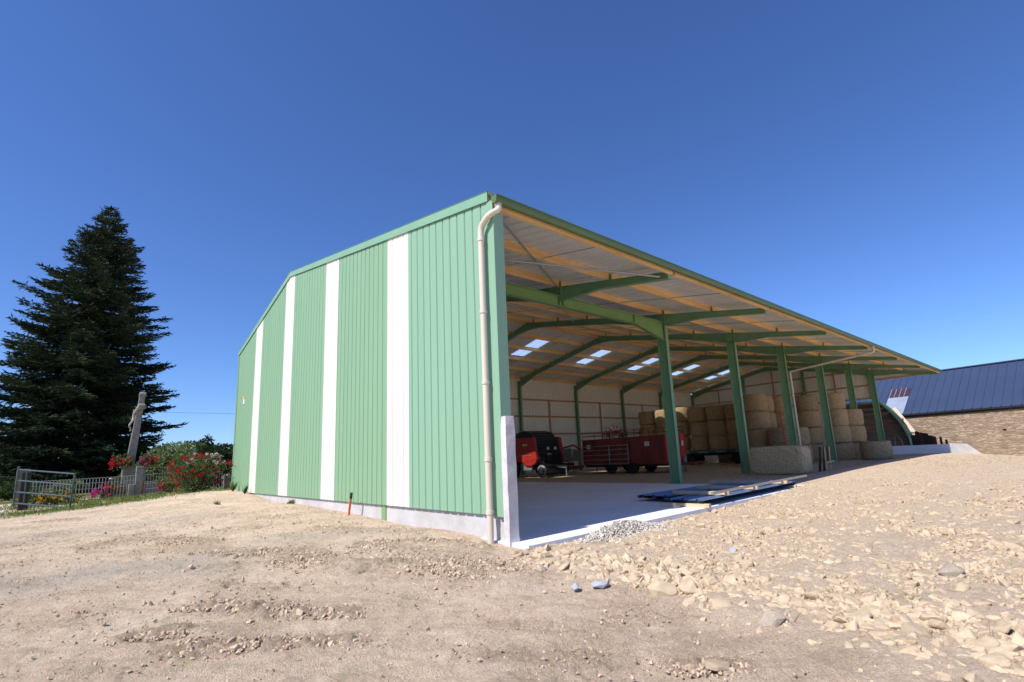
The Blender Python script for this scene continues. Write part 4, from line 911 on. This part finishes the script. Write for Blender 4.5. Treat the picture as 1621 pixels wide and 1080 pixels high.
boulder(-.36, -2.98, .13, 'rock', 'large tan rock in the front row, nearest the bluish stones', 4, (1.3, 1, .75), -.6)
boulder(-.20, -3.18, .13, 'rock', 'large tan rock just behind the front row', 5, (1.1, 1, .85), .4)
boulder(-.42, -3.65, .12, 'rock', 'flat tan rock left of the big grey slab of rock', 6, (1.4, .9, .6), -.9)
boulder(1.76, -4.92, .14, 'greyrock', 'lone greyish rock further back on the right of the rubble', 7, (1.3, 1, .55), .2)
boulder(1.5, -2.81, .08, 'bluerock', 'small pale bluish stone in the middle of the rubble', 8, (1.2, .9, .5), .2)
boulder(-.02, -4.13, .11, 'rock', 'tan rock right of the big grey slab of rock', 9, (1.3, .9, .65), 1)
boulder(-.63, -1.47, .07, 'greyrock', 'small grey rock near the foot of the concrete pillar', 10, (1.3, .9, .7), 1)
boulder(-.1, -4.98, .11, 'rock', 'tan rock in the front row further right', 11, (1.3, .9, .6), 1)
boulder(-.1, -5.36, .11, 'rock', 'tan rock at the right end of the front row', 12, (1.5, .8, .55), -.5)
boulder(-1.43, -4.13, .075, 'rock', 'low tan rock alone in the earth before the rubble', 13, (1.6, .9, .5), -.7)

# ---------------------------------------------------------------- trees, bushes and the garden
def blades(name, base, dirs, L_, w, m, parent=None, droop=None):
    # diamonds: base point, direction (unit), length, half width
    n = len(base); up = RNG.normal(0, 1, (n, 3)); side = np.cross(dirs, up); side /= np.linalg.norm(side, axis=1)[:, None] + 1e-9
    L_ = np.broadcast_to(np.asarray(L_, float).reshape(-1, 1), (n, 1)); w = np.broadcast_to(np.asarray(w, float).reshape(-1, 1), (n, 1))
    V = np.stack([base, base + dirs * L_ * .45 + side * w, base + dirs * L_, base + dirs * L_ * .45 - side * w], 1).reshape(-1, 3)
    return mesh_np(name, V, np.arange(4 * n).reshape(n, 4), m, parent)
loose_straw()
def unit(n):
    v = RNG.normal(0, 1, (n, 3)); return v / np.linalg.norm(v, axis=1)[:, None]
def fir(x, y, h, rmax, label):
    z0 = gz(x, y); t = thing('fir_tree', label, 'tree', (x, y, z0)); mb = MB()
    mb.tube([(0, 0, -.3), (0, 0, h * .3), (.05, 0, h * .7), (.1, 0, h * .985)], [.42, .34, .17, .02], 10); trunk = mb.build('trunk', M['bark'], t, smooth=True)
    B = []; D = []; Ls = []; Ws = []; lm = MB(); z = .6
    while z < h * .985:
        tt = 1 - z / h                                     # 0 at the top
        R_ = rmax * (1 - (1 - min(1, tt * 1.04)) ** 2.3) * (1.0 if tt < .93 else .95)
        nb = int(6 + 8 * min(1, tt * 2)); a0 = RNG.random() * 6.28
        for k in range(nb):
            a = a0 + 2 * math.pi * k / nb + RNG.normal(0, .2); r_ = max(.25, R_ * RNG.choice([.72, .85, .95, 1.04, 1.16]) * RNG.uniform(.9, 1.06)); zz = z + RNG.normal(0, .16)
            dr = .05 + .18 * tt + RNG.normal(0, .04); tipup = .16 + .12 * (1 - tt); d0 = np.array([math.cos(a), math.sin(a), 0.]); sd = np.array([-math.sin(a), math.cos(a), 0.])
            nseg = 7; us = np.linspace(0, 1, nseg); P_ = [np.array([.08 * (z / h), 0, zz]) + d0 * r_ * u + np.array([0, 0, r_ * (-dr * u * 1.5 + (dr * .75 + tipup * .5) * u ** 2.2 + .10 * (1 - tt) * u)]) for u in us]
            lm.tube([P_[i] for i in (0, 2, 4, 6)], [.05 * r_ / 4 + .015, .03, .018, .006], 4)
            P_ = np.array(P_); step = .125; n = max(4, int(r_ / step))
            for j in range(n):
                u = .12 + .88 * (j + RNG.random() * .7) / n
                if u > 1: u = 1.
                p = np.array([np.interp(u, us, P_[:, q]) for q in range(3)]); u2 = min(1, u + .05); tg = np.array([np.interp(u2, us, P_[:, q]) for q in range(3)]) - np.array([np.interp(u2 - .1, us, P_[:, q]) for q in range(3)]); tg /= np.linalg.norm(tg)
                tw = (.30 + .17 * r_ * math.sin(math.pi * (.15 + .8 * u))) * RNG.uniform(.7, 1.15)
                if u > .9: tw *= .7
                for sg in (-1, 1):
                    dv = tg * RNG.uniform(.55, .9) + sd * sg * RNG.uniform(.5, .95) + np.array([0, 0, RNG.normal(-.10, .09)]); dv /= np.linalg.norm(dv)
                    B.append(p); D.append(dv); Ls.append(tw); Ws.append(.035 + .02 * RNG.random())
                    for q in range(3):
                        f = RNG.uniform(.2, .85); d2 = dv * .8 + RNG.normal(0, .42, 3) * np.array([1, 1, .55]); d2 /= np.linalg.norm(d2); B.append(p + dv * tw * f); D.append(d2); Ls.append(tw * RNG.uniform(.3, .55)); Ws.append(.028 + .018 * RNG.random())
                if RNG.random() < .6:
                    d2 = tg + RNG.normal(0, .35, 3); d2 /= np.linalg.norm(d2); B.append(p); D.append(d2); Ls.append(.3 + .2 * RNG.random()); Ws.append(.04)
        z += (.44 if tt > .25 else .30) * RNG.uniform(.85, 1.15)
    lm.build('branches', M['bark'], t)
    blades('foliage', np.array(B), np.array(D), np.array(Ls), np.array(Ws), M['needle'], t)
    return t
fir(-5.55, 41.0, 21.6, 5.15, 'tall dark fir tree with layered drooping branches behind the garden').rotation_euler = (0, rad(1.5), 0)
def bush(name, label, cat, x, y, z, rx, ry, rz, n, size, m, lumps=9, group=None, stems=True):
    t = thing(name, label, cat, (x, y, z), 0, group); C_ = unit(lumps) * RNG.uniform(.35, .75, (lumps, 1)) * np.array([rx, ry, rz]) + np.array([0, 0, rz]); C_[:, 2] = np.maximum(C_[:, 2], rz * .35)
    k = RNG.integers(0, lumps, n); v = unit(n) * RNG.uniform(.55, 1.0, (n, 1)) ** .6 * np.array([rx, ry, rz]) * .52
    B = C_[k] + v; B[:, 2] = np.maximum(B[:, 2], .02); D = unit(n) + v / (np.linalg.norm(v, axis=1)[:, None] + 1e-6) * .8 + np.array([0, 0, .3]); D /= np.linalg.norm(D, axis=1)[:, None]
    if stems:
        mb = MB()
        for q in range(lumps): mb.tube([(0 + RNG.normal(0, .08), RNG.normal(0, .08), -.1), tuple(C_[q] * .6), tuple(C_[q])], [.03 * rz + .01, .02 * rz + .006, .006], 5)
        mb.build('stems', M['bark'], t)
    blades('foliage', B, D, size * RNG.uniform(.7, 1.3, n), size * .28, m, t); return t, C_
bush('garden_shrub', 'pale green leafy shrub with whitish bloom behind the fence', 'shrub', -.85, 31.0, .33, 1.9, 1.4, 1.25, 6500, .17, M['paleleaf'])
bush('garden_shrub', 'dark green rounded shrub close to the barn corner', 'shrub', 1.75, 32.5, .33, 1.6, 1.4, 1.42, 5500, .17, M['darkleaf'])
bush('garden_shrub', 'mid green shrub between the pale shrub and dark shrub', 'shrub', .55, 33.5, .33, 1.5, 1.3, 1.35, 4500, .17, M['leaf'])
bush('garden_shrub', 'small dark bush under the fir branches', 'shrub', -2.6, 33, .3, 1.2, 1.0, .8, 3500, .15, M['leaf'])
t_, _ = bush('young_conifer', 'small dark conifer tip rising above the shrubs by the barn', 'tree', 1.1, 35, .3, .7, .7, 1.75, 3000, .18, M['needle'], 7)
for i, (x, y, rx, rz, m, lb) in enumerate([(-9.6, 29.5, 2.3, .62, 'darkleaf', 'clipped dark hedge at the left edge, behind the gate'), (-13.5, 31, 2.6, .8, 'darkleaf', 'dark hedge beyond the left edge of the garden'), (-7.2, 33, 1.5, .5, 'leaf', 'low light green bush under the fir, left of the cross'), (-5.6, 31, 1.0, .42, 'paleleaf', 'low pale bush between the hedge and the cross'), (-2.0, 30, 1.3, .42, 'leaf', 'low green bush right of the cross')]):
    bush('garden_bush', lb, 'bush', x, y, gz(x, y), rx, rx * .7, rz, 4200, .14, M[m], 10)
bush('far_trees', 'hazy dark line of trees far beyond the garden', 'trees', -14, 75, .2, 12, 4, 3.4, 6000, .6, M['darkleaf'], 16, stems=False)[0]['kind'] = 'stuff'
bush('far_trees', 'dark trees far off behind the fir', 'trees', 2, 82, .2, 10, 4, 2.6, 5000, .6, M['darkleaf'], 16, stems=False)[0]['kind'] = 'stuff'
# flowers
def flower_mesh(m, r, seed, n=14):
    B = unit(n) * r * .35; D = B / (np.linalg.norm(B, axis=1)[:, None]); me_o = blades('flower', B, D, r, r * .55, m); me = me_o.data; bpy.data.objects.remove(me_o); return me
FM = {k: flower_mesh(M[k], .065, i) for i, k in enumerate(('rosered', 'pink', 'palepink', 'gold', 'orangeflower', 'coral'))}
def flowers(parent, pts, kind, s=1.0):
    for p in pts:
        o = bpy.data.objects.new('flower', FM[kind]); COL.objects.link(o); o.parent = parent; o.location = p; o.rotation_euler = (RNG.random() * 6, RNG.random() * 6, RNG.random() * 6); o.scale = (s * RNG.uniform(.75, 1.25),) * 3
def around(C_, n, rx, ry, rz, lo=-.2, hi=2):
    v = unit(n * 3) * np.array([rx, ry, rz]) * .54; k = RNG.integers(0, len(C_), n * 3); P_ = C_[k] + v; P_ = P_[(v[:, 1] < .12 * ry) & (P_[:, 2] > lo) & (P_[:, 2] < hi)]; return P_[:n]
t, C_ = bush('rose_bush', 'big climbing rose with red and white blooms by the barn corner', 'rose bush', -.95, 20.1, .38, 1.25, .6, .86, 4200, .085, M['roseleaf'], 12)
flowers(t, around(C_, 80, 1.25, .6, .86, .35), 'rosered', 1.0); flowers(t, [p + np.array([0, 0, .12]) for p in around(C_, 30, 1.0, .6, .86, 1.05)], 'palepink', .9); flowers(t, [(.95, -1.1, 1.15), (1.03, -1.2, .70), (1.1, -1.2, 1.18), (.9, -.95, 1.2)], 'rosered', 1.15)
mb = MB().tube([(.8, -.8, .9), (1.0, -1.2, 1.1), (.8, -2.3, 1.0)], .008, 5).tube([(.8, -.8, .6), (1.0, -1.2, .65), (.8, -2.0, .5)], .008, 5); mb.build('stems', M['bark'], t)
t, C_ = bush('rose_bush', 'low pale leaved plant with orange flowers at the fence foot', 'flower bush', -1.15, 20.6, .36, .55, .4, .34, 1400, .07, M['paleleaf'], 8)
flowers(t, around(C_, 8, .55, .4, .34, 0), 'orangeflower', .9); flowers(t, around(C_, 5, .55, .4, .34, .3), 'rosered', .8)
t, C_ = bush('rose_bush', 'red rose in the middle of the wire fence', 'rose bush', -1.85, 21.9, .34, .45, .4, .42, 1000, .07, M['roseleaf'], 8)
flowers(t, around(C_, 20, .5, .4, .5, .05), 'rosered', 1.0)
t, C_ = bush('flower_bed', 'bed of yellow marigolds seen through the open gate', 'flowers', -5.75, 22.6, .22, 1.0, .5, .25, 1500, .08, M['leaf'], 9)
flowers(t, around(C_, 46, 1.0, .5, .25, .1), 'gold', .75); flowers(t, around(C_, 12, 1.0, .5, .25, .1), 'orangeflower', .7); flowers(t, around(C_, 4, .6, .5, .25, .1), 'palepink', 1.2)
# stone cross with its pedestal
def cross():
    X, Y = -2.95, 26.6; z0 = gz(X, Y); t = thing('stone_cross', 'weathered stone calvary cross on a pedestal, seen edge on', 'stone cross', (X, Y, z0)); b = .0
    MB().box(-.6, .6, -.55, .55, -.3, .35).box(-.46, .46, -.44, .44, .351, 1.32).box(-.55, .55, -.5, .5, 1.321, 1.42).build('pedestal', M['granite'], t, bevel=.02)
    mb = MB(); mb.chain([(1.42, -.18, .18), (4.55, -.125, .125), (4.62, -.125, .125)], -.14, .14, lambda u, w, v: (v, w, u)).build('shaft', M['granite'], t, bevel=.03)
    for s_ in (-1, 1):
        MB().box(-.12, .12, s_ * .161 if s_ > 0 else -.72, .72 if s_ > 0 else -.161, 4.20, 4.52).build('arm', M['granite'], t, bevel=.04)
        mb = MB().lathe([(.05, -.145), (.15, -.13), (.17, 0), (.15, .13), (.05, .145)], 16, (0, s_ * .86, 4.36), 'x'); mb.build('arm_end', M['granite'], t, smooth=True)
    MB().box(-.12, .12, -.14, .14, 4.621, 4.95).build('head', M['granite'], t, bevel=.04); MB().lathe([(.05, -.145), (.15, -.13), (.17, 0), (.15, .13), (.05, .145)], 16, (0, 0, 5.06), 'x').build('head_end', M['granite'], t, smooth=True)
    # carved figure on the sunny side
    me = bpy.data.meshes.new('figure'); V = [(-.24, 0, 3.62), (-.25, 0, 3.85), (-.26, 0, 4.05), (-.25, 0, 4.16), (-.30, .02, 4.27), (-.24, .17, 4.10), (-.21, .36, 4.22), (-.19, .56, 4.34), (-.24, -.17, 4.10), (-.21, -.36, 4.22), (-.19, -.56, 4.34),
         (-.27, .06, 3.58), (-.37, .05, 3.32), (-.26, .02, 3.02), (-.31, .02, 2.94), (-.27, -.06, 3.58), (-.38, -.05, 3.30), (-.27, -.02, 3.03), (-.32, -.02, 2.95)]
    E_ = [(0, 1), (1, 2), (2, 3), (3, 4), (2, 5), (5, 6), (6, 7), (2, 8), (8, 9), (9, 10), (0, 11), (11, 12), (12, 13), (13, 14), (0, 15), (15, 16), (16, 17), (17, 18)]
    me.from_pydata(V, E_, []); o = link('figure', me, M['figure'], t); V = [(x + .06, y * .85, 3.62 + (z - 3.62) * .85 + .1) for x, y, z in V]; me.vertices.foreach_set('co', [c for v in V for c in v]); r_ = [.10, .105, .12, .055, .09, .055, .042, .03, .055, .042, .03, .075, .06, .042, .03, .075, .06, .042, .03]; r_ = [q * .72 for q in r_]
    md = o.modifiers.new('skin', 'SKIN'); lay = me.skin_vertices[0].data if me.skin_vertices else None
    if lay is None:
        bpy.context.view_layer.objects.active = o; bm = bmesh.new(); bm.from_mesh(me); bm.verts.layers.skin.verify(); bm.to_mesh(me); bm.free(); lay = me.skin_vertices[0].data
    for i, q in enumerate(r_): lay[i].radius = (q, q)
    lay[0].use_root = True; sb = o.modifiers.new('sub', 'SUBSURF'); sb.levels = 1; sb.render_levels = 2
cross()
for o in COL.objects:
    if o.parent and o.parent.name == 'stone_cross' and o.name.split('.')[0] != 'pedestal': o.rotation_euler = (0, rad(4.0), 0); o.location.x -= .28
def trough(x, y, z, L_, label, kinds, seed, stone=True, rz=0):
    t = thing('flower_trough', label, 'flower trough', (x, y, z), rz)
    MB().box(-L_ / 2, L_ / 2, -.17, -.13, .0, .24).box(-L_ / 2, L_ / 2, .13, .17, .0, .24).box(-L_ / 2, -L_ / 2 + .04, -.129, .129, .0, .24).box(L_ / 2 - .04, L_ / 2, -.129, .129, 0, .24).box(-L_ / 2 + .041, L_ / 2 - .041, -.129, .129, .02, .19).build('trough', M['granite'] if stone else M['darkwood'], t, bevel=.008)
    n = int(700 * L_); B = np.stack([RNG.uniform(-L_ / 2, L_ / 2, n), RNG.normal(-.05, .18, n), .14 + RNG.normal(.06, .15, n)], 1); D = unit(n) + np.array([0, 0, .5]); D /= np.linalg.norm(D, axis=1)[:, None]
    blades('foliage', B, D, .09, .03, M['leaf'], t)
    for k, x0, x1, q, dz in kinds:
        P_ = np.stack([RNG.uniform(x0, x1, q), RNG.normal(-.16, .13, q), .22 + dz + RNG.normal(0, .12, q)], 1); flowers(t, P_, k, .95)
    return t
zc = gz(-2.95, 26.6)
trough(-3.45, 26.05, zc + 1.425, .75, 'trough of red geraniums on the pedestal, left of the cross shaft', [('coral', -.45, .3, 26, .02), ('rosered', -.5, .1, 20, -.1)], 1, False)
trough(-2.45, 26.05, zc + 1.425, .7, 'trough of pink and red geraniums on the pedestal, right of the shaft', [('pink', -.35, .05, 16, .0), ('coral', -.1, .42, 28, .0)], 2, False)
trough(-3.45, 23.95, gz(-3.4, 24) + .02, 1.5, 'grey stone trough of pink and coral flowers behind the fence', [('pink', -1.05, -.45, 30, .06), ('coral', -.6, .1, 24, .18), ('rosered', .3, .75, 18, .12)], 3)
o = MB().box(-.6, .6, -.15, .15, 0, .55).build('stone_block', M['granite'], None, bevel=.02); o.location = (-2.2, 24.4, gz(-2.2, 24.4) - .02); tag(o, 'plain grey stone block right of the middle fence post', 'stone block')
# fence: hooped wire panels between posts
def fence():
    t = thing('garden_fence', 'low hooped wire garden fence with stone posts', 'fence', (0, 0, 0)); pts = [Vector((-6.75, 24.6, 0)), Vector((-2.92, 23.35, 0)), Vector((.30, 21.75, 0))]
    for i, (a, b) in enumerate(zip(pts, pts[1:])):
        mb = MB(); n = int((b - a).length / .11)
        for k in range(n):
            p = a.lerp(b, (k + .15) / n); q = a.lerp(b, min(1, (k + 1.25) / n)); zp = gz(p.x, p.y); h = .95
            if i == 0: mb.tube([(p.x, p.y, zp - .05), (p.x, p.y, zp + h - .06), tuple((p * .75 + q * .25) + Vector((0, 0, zp + h))), tuple((p * .25 + q * .75) + Vector((0, 0, zp + h))), (q.x, q.y, zp + h - .06), (q.x, q.y, zp + .05)], .011, 4)
            else: mb.tube([(p.x, p.y, zp - .05), (p.x, p.y, zp + h)], .011, 4)
        for h in ((.12, .5, .74) if i == 0 else (.08, .3, .62, .95)): mb.tube([tuple(a.lerp(b, u) + Vector((0, 0, gz(*a.lerp(b, u).xy) + h))) for u in np.linspace(0, 1, 9)], .008, 4)
        mb.build('wire_panel', M['wire'], t)
    for p, w, h, m in ((pts[0], .2, 1.5, 'fencepost'), (pts[1], .13, 1.35, 'granite'), (pts[2], .14, 1.15, 'fencepost')):
        z = gz(p.x, p.y); MB().box(p.x - w, p.x + w, p.y - w, p.y + w, z - .3, z + h).build('post', M[m], t, bevel=.02)
    MB().box(-.36, -.14, -.12, .12, -.2, .55).build('post_footing', M['granite'], t, bevel=.02).location = (pts[1].x, pts[1].y - .15, gz(pts[1].x, pts[1].y))
fence()
def field_gate():
    t = thing('field_gate', 'tubular steel field gate standing open and sagging at the left', 'gate', (0, 0, 0)); a0, a1 = Vector((-6.65, 20.59, .45)), Vector((-6.61, 20.23, 1.70)); b0, b1 = Vector((-5.10, 19.24, .17)), Vector((-5.06, 18.88, 1.44))
    for u in (.02, .34, .67, .98):
        MB().tube([a0.lerp(a1, u), b0.lerp(b1, u)], .028, 10).build('rail', M['gatepaint'], t, smooth=True)
    MB().tube([a0 + (a0 - a1) * .07, a1 + (a1 - a0) * .06], .034, 10).build('hinge_stile', M['gatepaint'], t, smooth=True)
    MB().tube([b0, b0.lerp(b1, .5), b1], .030, 10).build('latch_stile', M['gatepaint'], t, smooth=True)
    MB().tube([a0.lerp(b0, .18), a1.lerp(b1, .15)], .022, 8).build('inner_stile', M['gatepaint'], t, smooth=True)
field_gate()
o = MB().box(-.13, .13, -.13, .13, -.2, 1.42).build('gate_post', M['darkwood'], None, bevel=.03); o.location = (-6.45, 21.3, gz(-6.45, 21.3)); tag(o, 'thick wooden post coloured dark for shade, behind the hinge end of the field gate', 'post')  # dark timber colour stands in for the shade on this post
o = MB().tube([(-60, 60, 9.1), (-25, 60, 8.0), (10, 60, 7.7), (45, 60, 8.6)], .012, 5).build('power_line', M['black'], None); tag(o, 'thin overhead wire crossing the sky between fir and barn', 'wire')
# grass tufts and weeds
def grass():
    n = 26000; x = RNG.uniform(-7.5, 0.2, n); y = RNG.uniform(16.5, 24.5, n)
    g = np.exp(-(segd(x, y, (-6.3, 18.8), (-3.3, 19.6)) / 1.4) ** 2) + .8 * np.exp(-(segd(x, y, (-6.6, 22.6), (-2.6, 21.9)) / 1.0) ** 2) + .8 * np.exp(-(segd(x, y, (-1.0, 20.6), (-.3, 18.6)) / .4) ** 2) + .8 * np.exp(-(segd(x, y, (-6.6, 24.3), (0, 21.8)) / .5) ** 2)
    k = RNG.random(n) < g * np.clip(.6 + fbm(x, y, 1.6, 3, 61), 0, 1); x, y = x[k], y[k]; B = np.stack([x, y, H0(x, y) - .01], 1); D = RNG.normal(0, .35, (len(x), 3)); D[:, 2] = 1; D /= np.linalg.norm(D, axis=1)[:, None]
    tag(blades('grass', B, D, RNG.uniform(.05, .16, len(x)), .012, M['grassblade']), 'patchy short grass along the garden fence', 'grass', kind='stuff')
grass()
for i, (x, y, n, s, lb) in enumerate([(-.28, 9.6, 90, .10, 'small tuft of green weeds beside the wall, left of the orange stake'), (-.22, 17.6, 50, .45, 'thin tall weed against the far end of the striped wall'), (-.2, 15.6, 26, .40, 'thin dark weed at the foot of the left white stripe'), (-1.6, 12.5, 40, .08, 'small weed tuft out on the bare earth')]):
    D = RNG.normal(0, .8 if s < .2 else .28, (n, 3)); D[:, 2] = np.abs(D[:, 2]) * .6 + (.35 if s < .2 else 1); D /= np.linalg.norm(D, axis=1)[:, None]
    o = blades('weed', np.zeros((n, 3)), D, (s + .08 if s < .2 else s) * RNG.uniform(.6, 1.2, n), .012 if s < .3 else .016, M['grassblade'] if i != 2 else M['darkleaf'])
    bm = bmesh.new(); bm.from_mesh(o.data); bmesh.ops.remove_doubles(bm, verts=bm.verts, dist=1e-5); bm.to_mesh(o.data); bm.free()
    o.location = (x, y, gz(x, y) - .01); tag(o, lb, 'weed')
# gravel path at the left edge
o = MB().add([(-9.5, 25.2, 0), (-6.8, 23.6, 0), (-6.9, 20.6, 0), (-9.5, 20.0, 0)], [(0, 3, 2, 1)]).build('path', M['gravel'], None)
for v in o.data.vertices: v.co.z = gz(v.co.x, v.co.y) + .02
tag(o, 'pale gravel path at the left edge', 'path', kind='structure')
